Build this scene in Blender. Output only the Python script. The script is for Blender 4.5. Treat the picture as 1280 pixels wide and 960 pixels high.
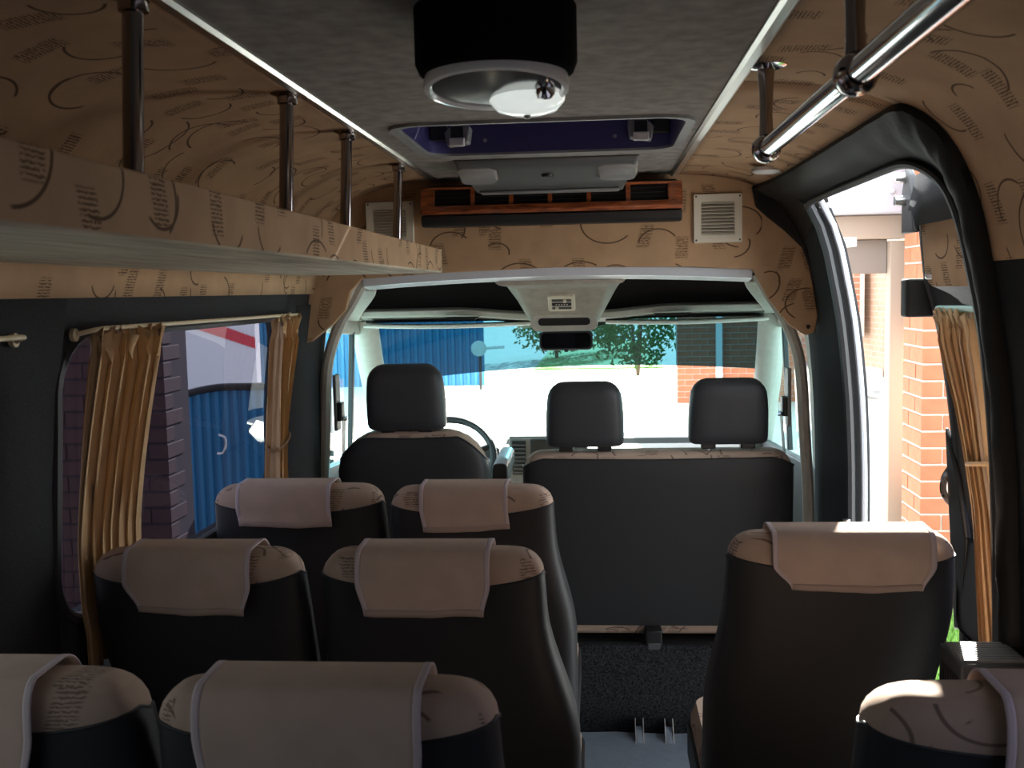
import bpy, math, random
from mathutils import Vector, Matrix
random.seed(7)
S = bpy.context.scene
COL = S.collection
for o in list(bpy.data.objects):
    bpy.data.objects.remove(o)

# ------------------------------------------------------------------ camera
EYE = 1.48
dy = Vector((.0823, .0908, -1.)).normalized()
_t = math.tan(math.radians(.8))
dx = Vector((1, _t, (dy.x + dy.y*_t)/-dy.z)).normalized()
dz = dx.cross(dy)
cam_d = bpy.data.cameras.new('camera')
cam_d.sensor_width = 22.3
cam_d.lens = 22.3*1300/1280
cam_d.clip_start = .02
cam_d.dof.use_dof = True
cam_d.dof.focus_distance = 3.2
cam_d.dof.aperture_fstop = 6.3
cam = bpy.data.objects.new('camera', cam_d)
COL.objects.link(cam)
cam.matrix_world = Matrix.Translation((0, 0, EYE)) @ Matrix(((dx.x, dx.y, dx.z), (dy.x, dy.y, dy.z), (dz.x, dz.y, dz.z))).to_4x4()
S.camera = cam

# ------------------------------------------------------------------ sky, sun, exposure
W = bpy.data.worlds.new('sky'); S.world = W; W.use_nodes = True
bg = W.node_tree.nodes['Background']
bg.inputs[0].default_value = (.90, .95, 1.0, 1)
bg.inputs[1].default_value = 3.4
sl = bpy.data.lights.new('sun', 'SUN'); sl.energy = 28; sl.angle = .01; sl.color = (1, .95, .86)
sun = bpy.data.objects.new('sun', sl); COL.objects.link(sun)
SUN_DIR = Vector((.25, 1.0, .50)).normalized()          # towards the sun
sun.rotation_euler = SUN_DIR.to_track_quat('Z', 'Y').to_euler()
S.view_settings.view_transform = 'Standard'
S.view_settings.look = 'None'
S.view_settings.gamma = 1
S.view_settings.use_curve_mapping = False
S.view_settings.exposure = 0.8

# ------------------------------------------------------------------ materials
def mat(name, col, rough=.6, metal=0, noise=0, nscale=40, bump=0, bscale=200, spec=.5, sheen=0, coat=0):
    m = bpy.data.materials.new(name); m.use_nodes = True
    n = m.node_tree.nodes; l = m.node_tree.links; b = n['Principled BSDF']
    b.inputs['Base Color'].default_value = (*col, 1)
    b.inputs['Roughness'].default_value = rough
    b.inputs['Metallic'].default_value = metal
    b.inputs['Specular IOR Level'].default_value = spec
    b.inputs['Coat Weight'].default_value = coat
    if sheen: b.inputs['Sheen Weight'].default_value = sheen
    tc = n.new('ShaderNodeTexCoord')
    if noise:
        t = n.new('ShaderNodeTexNoise'); t.inputs['Scale'].default_value = nscale; t.inputs['Detail'].default_value = 5
        l.new(tc.outputs['Object'], t.inputs['Vector'])
        r = n.new('ShaderNodeMapRange'); r.inputs[1].default_value = .3; r.inputs[2].default_value = .7
        r.inputs[3].default_value = 1-noise; r.inputs[4].default_value = 1+noise
        l.new(t.outputs['Fac'], r.inputs[0])
        v = n.new('ShaderNodeVectorMath'); v.operation = 'SCALE'; v.inputs[0].default_value = col
        l.new(r.outputs[0], v.inputs['Scale']); l.new(v.outputs[0], b.inputs['Base Color'])
    if bump:
        t = n.new('ShaderNodeTexNoise'); t.inputs['Scale'].default_value = bscale; t.inputs['Detail'].default_value = 3
        l.new(tc.outputs['Object'], t.inputs['Vector'])
        bp = n.new('ShaderNodeBump'); bp.inputs['Strength'].default_value = bump; bp.inputs['Distance'].default_value = .004
        l.new(t.outputs['Fac'], bp.inputs['Height']); l.new(bp.outputs[0], b.inputs['Normal'])
    return m

class NT:
    """tiny helper for math node chains"""
    def __init__(s, m): s.t = m.node_tree; s.n = s.t.nodes; s.l = s.t.links
    def put(s, sock, v):
        if hasattr(v, 'links'): s.l.new(v, sock)
        else: sock.default_value = v
    def m(s, op, a, b=0., c=0.):
        x = s.n.new('ShaderNodeMath'); x.operation = op
        for i, v in enumerate((a, b, c)): s.put(x.inputs[i], v)
        return x.outputs[0]
    def step(s, v, lo, hi):
        x = s.n.new('ShaderNodeMapRange'); x.interpolation_type = 'SMOOTHSTEP'
        s.put(x.inputs[0], v); x.inputs[1].default_value = lo; x.inputs[2].default_value = hi
        return x.outputs[0]
    def cell(s, uv, scale, off):
        a = s.n.new('ShaderNodeVectorMath'); a.operation = 'ADD'; s.l.new(uv, a.inputs[0]); a.inputs[1].default_value = (off, off*.7, 0)
        v = s.n.new('ShaderNodeTexVoronoi'); v.voronoi_dimensions = '2D'; v.inputs['Scale'].default_value = scale; v.inputs['Randomness'].default_value = .75
        s.l.new(a.outputs[0], v.inputs['Vector'])
        d = s.n.new('ShaderNodeVectorMath'); d.operation = 'SUBTRACT'; s.l.new(a.outputs[0], d.inputs[0]); s.l.new(v.outputs['Position'], d.inputs[1])
        xy = s.n.new('ShaderNodeSeparateXYZ'); s.l.new(d.outputs[0], xy.inputs[0])
        rc = s.n.new('ShaderNodeSeparateColor'); s.l.new(v.outputs['Color'], rc.inputs[0])
        return xy.outputs[0], xy.outputs[1], rc.outputs[0], rc.outputs[1], rc.outputs[2]

def fabric(name, base, mark, amount=.8, hatch_scale=5.2, arc_scale=6.0):
    """suede upholstery with printed sweeping arcs and scribbled hatch blocks"""
    m = mat(name, base, .85, spec=.25, bump=.12, bscale=900)
    k = NT(m); b = k.n['Principled BSDF']
    tc = k.n.new('ShaderNodeTexCoord'); uv = tc.outputs['UV']
    # arcs
    marks = None
    for off, sc in ((0., arc_scale), (3.37, arc_scale*.8)):
        x, y, r1, r2, r3 = k.cell(uv, sc, off)
        R = k.m('ADD', .03, k.m('MULTIPLY', r1, .06))
        L = k.m('SQRT', k.m('ADD', k.m('MULTIPLY', x, x), k.m('MULTIPLY', k.m('MULTIPLY', y, y), 1.7)))
        ring = k.m('SUBTRACT', 1, k.step(k.m('ABSOLUTE', k.m('SUBTRACT', L, R)), .0018, .0036))
        an = k.m('ARCTAN2', y, x)
        dd = k.m('COSINE', k.m('SUBTRACT', an, k.m('MULTIPLY', r2, 6.283)))
        a = k.m('MULTIPLY', ring, k.step(dd, .15, .3))
        marks = a if marks is None else k.m('MAXIMUM', marks, a)
    # hatch blocks
    x, y, r1, r2, r3 = k.cell(uv, hatch_scale, 1.91)
    tilt = k.m('MULTIPLY', k.m('SUBTRACT', r1, .5), .8)
    xs = k.m('SUBTRACT', x, k.m('MULTIPLY', y, tilt))
    blk = k.m('MULTIPLY', k.m('SUBTRACT', 1, k.step(k.m('ABSOLUTE', xs), .017, .024)), k.m('SUBTRACT', 1, k.step(k.m('ABSOLUTE', y), .030, .042)))
    nz = k.n.new('ShaderNodeTexNoise'); nz.inputs['Scale'].default_value = 130; k.l.new(uv, nz.inputs['Vector'])
    w = k.m('SINE', k.m('ADD', k.m('MULTIPLY', y, 1150), k.m('MULTIPLY', nz.outputs['Fac'], 9)))
    hat = k.m('MULTIPLY', blk, k.step(w, -.3, .3))
    hat = k.m('MULTIPLY', hat, k.step(nz.outputs['Fac'], .34, .44))
    marks = k.m('MULTIPLY', k.m('MAXIMUM', marks, k.m('MULTIPLY', hat, .9)), amount)
    n2 = k.n.new('ShaderNodeTexNoise'); n2.inputs['Scale'].default_value = 9; n2.inputs['Detail'].default_value = 6; k.l.new(uv, n2.inputs['Vector'])
    sc = k.n.new('ShaderNodeVectorMath'); sc.operation = 'SCALE'; sc.inputs[0].default_value = base
    k.l.new(k.m('ADD', .72, k.m('MULTIPLY', n2.outputs['Fac'], .56)), sc.inputs['Scale'])
    mx = k.n.new('ShaderNodeMix'); mx.data_type = 'RGBA'
    k.l.new(marks, mx.inputs[0]); k.l.new(sc.outputs[0], mx.inputs[6]); mx.inputs[7].default_value = (*mark, 1)
    k.l.new(mx.outputs[2], b.inputs['Base Color'])
    return m

def glass(name, tint, refl=1.0, rough=0.0):
    m = bpy.data.materials.new(name); m.use_nodes = True
    k = NT(m); out = k.n['Material Output']; k.n.remove(k.n['Principled BSDF'])
    t = k.n.new('ShaderNodeBsdfTransparent'); t.inputs[0].default_value = (*tint, 1)
    g = k.n.new('ShaderNodeBsdfGlossy'); g.inputs['Roughness'].default_value = rough
    f = k.n.new('ShaderNodeLayerWeight'); f.inputs[0].default_value = .5
    mx = k.n.new('ShaderNodeMixShader')
    k.l.new(k.m('MULTIPLY', k.m('ADD', .045, k.m('MULTIPLY', k.m('POWER', f.outputs['Facing'], 5), .955)), refl), mx.inputs[0]); k.l.new(t.outputs[0], mx.inputs[1]); k.l.new(g.outputs[0], mx.inputs[2])
    k.l.new(mx.outputs[0], out.inputs[0])
    return m

def brickwall(name, c1, c2, mortar):
    m = mat(name, c1, .85); k = NT(m)
    tc = k.n.new('ShaderNodeTexCoord')
    t = k.n.new('ShaderNodeTexBrick'); k.l.new(tc.outputs['UV'], t.inputs['Vector'])
    for s, v in (('Color1', (*c1, 1)), ('Color2', (*c2, 1)), ('Mortar', (*mortar, 1)), ('Scale', 1), ('Mortar Size', .007), ('Brick Width', .26), ('Row Height', .1)):
        t.inputs[s].default_value = v
    k.l.new(t.outputs['Color'], k.n['Principled BSDF'].inputs['Base Color'])
    bp = k.n.new('ShaderNodeBump'); bp.inputs['Distance'].default_value = .006; bp.invert = True
    k.l.new(t.outputs['Fac'], bp.inputs['Height']); k.l.new(bp.outputs[0], k.n['Principled BSDF'].inputs['Normal'])
    return m

def wood_mat():
    m = mat('burl_wood', (.2, .05, .015), .25, coat=.6); k = NT(m)
    tc = k.n.new('ShaderNodeTexCoord')
    mp = k.n.new('ShaderNodeMapping'); mp.inputs['Scale'].default_value = (6, 30, 45); k.l.new(tc.outputs['Object'], mp.inputs[0])
    t = k.n.new('ShaderNodeTexNoise'); t.inputs['Scale'].default_value = 1.4; t.inputs['Detail'].default_value = 6; t.inputs['Distortion'].default_value = 1.5
    k.l.new(mp.outputs[0], t.inputs['Vector'])
    r = k.n.new('ShaderNodeValToRGB'); r.color_ramp.elements[0].position = .3; r.color_ramp.elements[0].color = (.10, .022, .008, 1)
    r.color_ramp.elements[1].position = .7; r.color_ramp.elements[1].color = (.42, .11, .03, 1)
    k.l.new(t.outputs['Fac'], r.inputs[0]); k.l.new(r.outputs[0], k.n['Principled BSDF'].inputs['Base Color'])
    return m

M = dict(
    fabric=fabric('patterned_suede', (.50, .325, .19), (.085, .045, .022), .9, 6.6, 5.4),
    seatfab=fabric('seat_fabric', (.46, .345, .27), (.10, .06, .05), .75, 7, 8),
    edge=mat('board_edge', (.55, .42, .28), .7),
    carpet=mat('grey_carpet', (.045, .047, .05), .95, noise=.35, nscale=500, bump=.5, bscale=700, spec=.1),
    floorcarpet=mat('speckled_carpet', (.028, .029, .032), .95, noise=.8, nscale=160, bump=.8, bscale=300, spec=.1),
    liner=mat('headliner', (.33, .31, .28), .9, noise=.22, nscale=26, bump=.2, bscale=500, spec=.15),
    leather=mat('black_leatherette', (.024, .025, .027), .5, bump=.10, bscale=700, spec=.35),
    hleather=mat('headrest_leatherette', (.036, .038, .042), .48, bump=.14, bscale=600, spec=.4),
    pad=mat('black_padding', (.013, .012, .011), .6, bump=.2, bscale=60, spec=.25),
    black=mat('black_plastic', (.012, .012, .013), .45),
    drum=mat('black_felt', (.006, .006, .006), .95, bump=.3, bscale=500, spec=.05),
    rubber=mat('rubber_seal', (.03, .033, .037), .45),
    grey=mat('grey_plastic', (.22, .225, .225), .5, noise=.08, nscale=60),
    dgrey=mat('dark_grey_plastic', (.07, .073, .078), .5),
    beige=mat('beige_grey_trim', (.50, .48, .43), .65, noise=.06, nscale=40),
    suede=mat('console_suede', (.40, .36, .31), .85, noise=.12, nscale=30),
    white=mat('white_plastic', (.75, .74, .70), .45),
    cream=mat('cream_plastic', (.74, .69, .57), .5),
    bodypaint=mat('pale_body_paint', (.62, .66, .72), .3, coat=.4),
    chrome=mat('chrome', (.78, .77, .78), .09, 1),
    dchrome=mat('smoked_chrome', (.42, .38, .37), .14, 1),
    alu=mat('aluminium', (.72, .71, .68), .32, 1),
    steel=mat('steel', (.6, .6, .6), .3, 1),
    mirror=mat('mirror', (.9, .9, .9), .02, 1),
    silver=mat('silver_disc', (.45, .45, .44), .12, .9),
    lampwhite=mat('lamp_opal', (.85, .85, .82), .15, coat=.5),
    bowl_bright=mat('lamp_opal_brightened', (.85, .85, .82), .15, coat=.5),
    wood=wood_mat(),
    cloth=mat('cotton_cloth', (.53, .41, .335), .9, noise=.06, nscale=20, bump=.25, bscale=900, spec=.1),
    binding=mat('cloth_binding', (.56, .48, .49), .9, bump=.2, bscale=900, spec=.1),
    hem=mat('cloth_hem', (.43, .335, .285), .9, bump=.2, bscale=900, spec=.1),
    curtain=mat('tan_curtain', (.57, .38, .205), .8, noise=.05, nscale=20, spec=.2, sheen=.2),
    ctie=mat('curtain_tie', (.18, .10, .05), .8),
    cord=mat('curtain_rod', (.66, .55, .36), .4),
    hatchblue=mat('hatch_blue', (.055, .05, .17), .35),
    shelfunder=mat('pale_shelf_underside', (.50, .45, .33), .85, noise=.4, nscale=1),
    clear=glass('clear_glass', (.86, .93, .92), .9),
    windscreen=glass('windscreen_glass', (.86, .93, .91), .55),
    band=glass('tinted_band', (.030, .095, .125), .9),
    dark=glass('dark_tinted_glass', (.08, .08, .105), .42),
    deep=glass('rear_privacy_glass', (.02, .02, .024), .6),
    midglass=glass('light_tinted_glass', (.09, .095, .10), .8),
    cabglass=glass('cab_side_glass', (.45, .72, .74), 1.0),
    lens=mat('lamp_lens', (.34, .34, .33), .12, coat=.8),
    mgrey=mat('mid_grey_plastic', (.12, .125, .125), .45),
    rubberfloor=mat('rubber_floor', (.16, .19, .23), .45, noise=.08, nscale=30, bump=.25, bscale=120),
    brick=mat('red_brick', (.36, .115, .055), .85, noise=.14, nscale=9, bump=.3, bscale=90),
    dbrick=mat('darkened_red_brick', (.034, .0125, .0145), .85, noise=.2, nscale=9, bump=.3, bscale=90),  # shade on the pier is put into the brick colour
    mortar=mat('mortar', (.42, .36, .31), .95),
    dmortar=mat('darkened_mortar', (.018, .012, .02), .95),  # mortar darkened to match the painted shade of the pier
    brickfar=brickwall('far_brick', (.33, .10, .055), (.38, .145, .085), (.45, .38, .33)),
    brickpale=brickwall('pale_brick', (.52, .35, .25), (.56, .40, .28), (.6, .52, .45)),
    concrete=mat('pale_concrete', (.52, .51, .48), .9, noise=.08, nscale=1.5),
    render=mat('lilac_render', (.33, .32, .36), .85),
    beam=mat('beige_beam', (.29, .225, .18), .7),
    gbeam=mat('taupe_beam', (.19, .155, .135), .75),
    blue=mat('blue_sheet_metal', (.035, .21, .40), .5),
    whitewall=mat('white_wall', (.80, .82, .82), .8),
    red=mat('red_stripe', (.65, .06, .08), .7),
    grass=mat('grass_green', (.16, .32, .06), .8, noise=.3, nscale=8),
    leaf=mat('leaf_green', (.09, .22, .04), .7, noise=.35, nscale=5),
    bark=mat('bark', (.12, .08, .05), .9),
    print_=mat('black_print', (.01, .01, .02), .5),
)

for _n in M['shelfunder'].node_tree.nodes:                      # streaks running along the board
    if _n.type == 'TEX_NOISE':
        _mp = M['shelfunder'].node_tree.nodes.new('ShaderNodeMapping'); _mp.inputs['Scale'].default_value = (70, 3, 70)
        _tc = next(q for q in M['shelfunder'].node_tree.nodes if q.type == 'TEX_COORD')
        M['shelfunder'].node_tree.links.new(_tc.outputs['Object'], _mp.inputs[0]); M['shelfunder'].node_tree.links.new(_mp.outputs[0], _n.inputs['Vector'])
_b = M['bowl_bright'].node_tree.nodes['Principled BSDF']; _b.inputs['Emission Color'].default_value = (.92, 1, .95, 1); _b.inputs['Emission Strength'].default_value = .38  # added emission whitens the bowl in place of reflected light
# ------------------------------------------------------------------ mesh helpers
WL = {}
class MB:
    def __init__(s): s.v = []; s.f = []; s.uv = {}
    def add(s, vs, fs):
        o = len(s.v); s.v += [tuple(v) for v in vs]; s.f += [tuple(i+o for i in f) for f in fs]; return o
    def box(s, x0, x1, y0, y1, z0, z1):
        s.add([(x0,y0,z0),(x1,y0,z0),(x1,y1,z0),(x0,y1,z0),(x0,y0,z1),(x1,y0,z1),(x1,y1,z1),(x0,y1,z1)],
              [(0,3,2,1),(4,5,6,7),(0,1,5,4),(1,2,6,5),(2,3,7,6),(3,0,4,7)]); return s
    def loft(s, secs, cap=True, closed=True):
        n = len(secs[0]); o = len(s.v)
        vs = [p for q in secs for p in q]; fs = []
        for i in range(len(secs)-1):
            for j in range(n if closed else n-1):
                a = i*n+j; b = i*n+(j+1) % n
                fs.append((a, b, b+n, a+n))
        if cap:
            fs.append(tuple(range(n-1, -1, -1))); fs.append(tuple((len(secs)-1)*n+j for j in range(n)))
        s.add(vs, fs); return s
    def tube(s, path, r, n=10, cap=True, closed=False):
        P = [Vector(p) for p in path]; secs = []; up = None
        for i, p in enumerate(P):
            if closed: d = P[(i+1) % len(P)]-P[i-1]
            else: d = P[min(i+1, len(P)-1)]-P[max(i-1, 0)]
            d.normalize()
            if up is None:
                up = Vector((0, 0, 1)) if abs(d.z) < .9 else Vector((1, 0, 0))
            a = d.cross(up).normalized(); up = a.cross(d).normalized()
            rr = r[i] if isinstance(r, (list, tuple)) else r
            secs.append([p+a*rr*math.cos(t*2*math.pi/n)+up*rr*math.sin(t*2*math.pi/n) for t in range(n)])
        if closed: secs.append(secs[0]); cap = False
        return s.loft(secs, cap)
    def lathe(s, prof, c, ax='z', n=32):
        secs = []
        for r, h in prof:
            ring = []
            for t in range(n):
                a = 2*math.pi*t/n; p, q = r*math.cos(a), r*math.sin(a)
                ring.append({'z': (c[0]+p, c[1]+q, c[2]+h), 'y': (c[0]+p, c[1]+h, c[2]-q), 'x': (c[0]+h, c[1]+p, c[2]+q)}[ax])
            secs.append(ring)
        return s.loft(secs, True)
    def prism(s, pts, ax, a, b):
        """polygon pts in the plane normal to axis ax, extruded from a to b"""
        mk = {'x': lambda p, t: (t, p[0], p[1]), 'y': lambda p, t: (p[0], t, p[1]), 'z': lambda p, t: (p[0], p[1], t)}[ax]
        return s.loft([[mk(p, a) for p in pts], [mk(p, b) for p in pts]], True)
    def grid(s, rows, uv=None):
        n = len(rows[0]); o = len(s.v)
        s.v += [tuple(p) for r in rows for p in r]
        for i in range(len(rows)-1):
            for j in range(n-1):
                s.f.append((o+i*n+j, o+i*n+j+1, o+(i+1)*n+j+1, o+(i+1)*n+j))
        if uv:
            for i in range(len(rows)):
                for j in range(n): s.uv[o+i*n+j] = uv(i, j)
        return s
    def build(s, name, m, parent=None, smooth=35, bevel=0, seg=2, solid=0, sub=0, offset=-1, fix=True):
        lo = [min(v[i] for v in s.v) for i in range(3)]; hi = [max(v[i] for v in s.v) for i in range(3)]
        org = Vector(((lo[0]+hi[0])/2, (lo[1]+hi[1])/2, lo[2]))
        me = bpy.data.meshes.new(name)
        me.from_pydata([(v[0]-org.x, v[1]-org.y, v[2]-org.z) for v in s.v], [], s.f)
        me.materials.append(M[m] if isinstance(m, str) else m)
        if fix and not s.uv:
            import bmesh
            bm = bmesh.new(); bm.from_mesh(me); bmesh.ops.recalc_face_normals(bm, faces=bm.faces); bm.to_mesh(me); bm.free()
        uvl = me.uv_layers.new(name='UVMap')
        for p in me.polygons:
            nn = p.normal; ax = max(range(3), key=lambda i: abs(nn[i]))
            for li in p.loop_indices:
                vi = me.loops[li].vertex_index
                if vi in s.uv: uvl.data[li].uv = s.uv[vi]
                else:
                    w = s.v[vi]
                    uvl.data[li].uv = {0: (w[1], w[2]), 1: (w[0], w[2]), 2: (w[0], w[1])}[ax]
        if smooth:
            me.shade_smooth(); me.set_sharp_from_angle(angle=math.radians(smooth))
        o = bpy.data.objects.new(name, me); COL.objects.link(o)
        place(o, org, parent)
        if solid:
            k = o.modifiers.new('solid', 'SOLIDIFY'); k.thickness = solid; k.offset = offset
        if bevel:
            k = o.modifiers.new('bevel', 'BEVEL'); k.width = bevel; k.segments = seg; k.limit_method = 'ANGLE'
        if sub:
            k = o.modifiers.new('sub', 'SUBSURF'); k.levels = sub; k.render_levels = sub
        return o

def place(o, org, parent=None):
    WL[o.name] = Vector(org)
    if parent is not None:
        o.parent = parent; o.location = Vector(org)-WL[parent.name]
    else: o.location = org
def tag(o, label, cat, group=None):
    o['label'] = label; o['category'] = cat
    if group: o['group'] = group
    return o
def thing(name, label, cat, loc, group=None):
    o = bpy.data.objects.new(name, None); o.empty_display_size = .05; COL.objects.link(o); place(o, Vector(loc))
    return tag(o, label, cat, group)
def struct(o, label=None, cat=None):
    o['kind'] = 'structure'
    if label: o['label'] = label
    if cat: o['category'] = cat
    return o
def root_struct(name, loc, label, cat):
    o = thing(name, label, cat, loc); o['kind'] = 'structure'; return o
def box(name, m, parent, x0, x1, y0, y1, z0, z1, **k):
    return MB().box(x0, x1, y0, y1, z0, z1).build(name, m, parent, **k)
def rrect(w, h, r, n=6, cx=0, cy=0):
    pts = []
    for sx, sy, a0 in ((1, 1, 0), (-1, 1, 90), (-1, -1, 180), (1, -1, 270)):
        for i in range(n+1):
            a = math.radians(a0+90*i/n)
            pts.append((cx+sx*(w/2-r)+r*math.cos(a), cy+sy*(h/2-r)+r*math.sin(a)))
    return pts
def lerp(a, b, t): return a+(b-a)*t
def sstep(a, b, x):
    t = max(0, min(1, (x-a)/(b-a))); return t*t*(3-2*t)
def interp(tab, x):
    for (a, b), (c, d) in zip(tab, tab[1:]):
        if a <= x <= c or c <= x <= a: return lerp(b, d, (x-a)/(c-a) if c != a else 0)
    return tab[0][1] if abs(x-tab[0][0]) < abs(x-tab[-1][0]) else tab[-1][1]
def catmull(pts, n=6):
    out = []
    P = [Vector(p) for p in pts]
    for i in range(len(P)-1):
        p0, p1, p2, p3 = P[max(i-1, 0)], P[i], P[i+1], P[min(i+2, len(P)-1)]
        for k in range(n):
            t = k/n
            out.append(.5*((2*p1)+(p2-p0)*t+(2*p0-5*p1+4*p2-p3)*t*t+(3*p1-p0-3*p2+p3)*t**3))
    out.append(P[-1]); return out

# ------------------------------------------------------------------ van shell
CX = -.137                                        # centre line of the van
CEIL = 1.846
YB, YF = -1.15, 3.45                              # rear wall, bulkhead
PROF = [(.39, 1.846), (.52, 1.836), (.62, 1.812), (.70, 1.772), (.757, 1.71), (.80, 1.61), (.83, 1.47), (.848, 1.37), (.866, 1.2), (.875, 1.05), (.88, .8), (.88, 0)]
PC = [(p.x, p.y) for p in catmull([(a, b, 0) for a, b in PROF], 5)]
ARC = [0]
for a, b in zip(PC, PC[1:]): ARC.append(ARC[-1]+math.hypot(b[0]-a[0], b[1]-a[1]))
def prof_s(s):
    for i in range(len(PC)-1):
        if s <= ARC[i+1]:
            t = (s-ARC[i])/(ARC[i+1]-ARC[i]); return lerp(PC[i][0], PC[i+1][0], t), lerp(PC[i][1], PC[i+1][1], t)
    return PC[-1]
def s_of_z(z):
    for i in range(len(PC)-1):
        if PC[i+1][1] <= z <= PC[i][1]: return lerp(ARC[i], ARC[i+1], (PC[i][1]-z)/(PC[i][1]-PC[i+1][1]))
    return ARC[-1]
def u_of_z(z): return prof_s(s_of_z(z))[0]
def z_of_u(u):
    for i in range(len(PC)-1):
        if PC[i][0] <= u <= PC[i+1][0]: return lerp(PC[i][1], PC[i+1][1], (u-PC[i][0])/(PC[i+1][0]-PC[i][0]))
    return CEIL
def skin(mb, side, y0, y1, s0, s1, ny=None, ns=None):
    ny = ny or max(2, int(abs(y1-y0)/.12)+1); ns = ns or max(2, int(abs(s1-s0)/.03)+1)
    ys = [lerp(y0, y1, i/ny) for i in range(ny+1)]; ss = [lerp(s0, s1, j/ns) for j in range(ns+1)]
    rows = [[(CX+side*prof_s(s)[0], y, prof_s(s)[1]) for s in ss] for y in ys]
    if side < 0: rows = rows[::-1]; ys = ys[::-1]
    return mb.grid(rows, lambda i, j: (ys[i]*side, -ss[j]))

SF = s_of_z(1.515)                                # lower edge of the suede lining
SEND = ARC[-1]
# floor
fl = box('floor', 'rubberfloor', None, -1.05, .78, YB, 3.42, -.06, 0); struct(fl, 'blue grey studded rubber floor of the minibus aisle', 'floor')
# ceiling: headliner round the hatch hole, suede on both flanks
HX0, HX1, HY0, HY1 = -.44, .20, 2.27, 2.78
mb = MB(); e = .39
for (x0, x1, y0, y1) in ((CX-e, CX+e, YB, HY0), (CX-e, CX+e, HY1, YF), (CX-e, HX0, HY0, HY1), (HX1, CX+e, HY0, HY1)):
    mb.box(x0, x1, y0, y1, CEIL, CEIL+.02)
ceil = mb.build('ceiling', 'liner', None, smooth=0); struct(ceil, 'flat grey felt headliner panel over the minibus aisle', 'ceiling')
mb = MB(); skin(mb, -1, YB, YF, 0, SF); mb.build('suede_lining', 'fabric', ceil, solid=.02, offset=1)['label'] = 'patterned tan suede lining curving down behind the luggage rack'
S_H = s_of_z(1.768)                               # suede ends here above the sliding door
YD0, YD1 = 1.95, 3.10                             # sliding door opening
mb = MB(); skin(mb, 1, YB, YD0-.03, 0, SF); skin(mb, 1, YD0-.03, YF, 0, S_H)
mb.build('suede_lining', 'fabric', ceil, solid=.02, offset=1)['label'] = 'patterned tan suede lining curving down to the sliding door'
for i, sx in ((1, -1), (2, 1)):                   # aluminium strips
    x = CX+sx*.387
    t = MB().prism([(x+a, CEIL+b) for a, b in ((-.013, .004), (-.013, -.004), (-.007, -.009), (.007, -.009), (.013, -.004), (.013, .004))], 'y', YB, 3.42).build('trim_%d' % i, 'alu')
    struct(t, ['', 'long aluminium strip between headliner and luggage rack suede', 'long aluminium strip between headliner and suede above the sliding door'][i], 'trim')
# outer roof skin keeps daylight out
mb = MB()
ro = [(CX+sx*(u+.05), z+.14) for sx in (-1,) for u, z in reversed(PC[:18])]+[(CX+(u+.05), z+.14) for u, z in PC[:18]]
ri = [(x, z+.02) for x, z in ro]
mb.loft([[(x, y, z) for x, z in ro+ri[::-1]] for y in (YB-.05, HY0-.1)]); mb.loft([[(x, y, z) for x, z in ro+ri[::-1]] for y in (HY1+.1, 4.3)])
rf = mb.build('roof', 'bodypaint'); struct(rf, 'outer roof shell of the minibus above the headliner', 'roof')

# left wall: carpet with window openings
def wall_with_holes(side, y0, y1, z0, z1, holes, nm, m, thick=.05):
    """holes: (ya, yb, za, zb, r) rounded; built as strips along Y so the hole keeps its outline"""
    mb = MB()
    ycuts = {y0, y1}
    for (a, b, c, d, r) in holes:
        for i in range(9):
            t = r*(1-math.cos(i*math.pi/16)); ycuts |= {a+t, b-t}
    ycuts = sorted(ycuts)
    def lim(h, y):
        a, b, c, d, r = h
        k = min(y-a, b-y)
        if k < -1e-6: return None
        q = r-math.sqrt(max(0, r*r-(r-min(k, r))**2))
        return c+q, d-q
    def col(y, za, zb, n):
        return [(CX+side*u_of_z(z), y, z) for z in [lerp(za, zb, j/n) for j in range(n+1)]]
    for ya, yb in zip(ycuts, ycuts[1:]):
        h = next((h for h in holes if ya >= h[0]-1e-6 and yb <= h[1]+1e-6), None)
        if h is None: segs = [((z0, z1), (z0, z1))]
        else:
            la, lb = lim(h, ya), lim(h, yb)
            segs = [((z0, la[0]), (z0, lb[0])), ((la[1], z1), (lb[1], z1))]
        for A, B in segs:
            n = 8; mb.grid([col(ya, *A, n), col(yb, *B, n)] if side > 0 else [col(yb, *B, n), col(ya, *A, n)])
    import bmesh
    o = mb.build(nm, m, None, fix=False, smooth=50)
    bm = bmesh.new(); bm.from_mesh(o.data); bmesh.ops.remove_doubles(bm, verts=bm.verts, dist=1e-4)
    bmesh.ops.recalc_face_normals(bm, faces=bm.faces)
    f = bm.faces[0]
    want = -side
    av = sum(fc.normal.x for fc in bm.faces)
    if av*want < 0: bmesh.ops.reverse_faces(bm, faces=bm.faces)
    bm.to_mesh(o.data); bm.free()
    k = o.modifiers.new('solid', 'SOLIDIFY'); k.thickness = thick; k.offset = -1
    return o
LW1 = (1.83, 3.20, .86, 1.415, .10); LW0 = (-.2, 1.55, .72, 1.415, .10)
wl = wall_with_holes(-1, YB, 3.66, 0, 1.50, [LW0, LW1], 'wall_left', 'carpet'); struct(wl, 'dark grey carpeted side wall below the luggage rack', 'wall')
RW0 = (-.2, 1.60, .80, 1.40, .10)
wr = wall_with_holes(1, YB, YD0-.03, 0, 1.515, [RW0], 'wall_right', 'carpet'); struct(wr, 'dark grey carpeted side wall behind the sliding door', 'wall')
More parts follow.
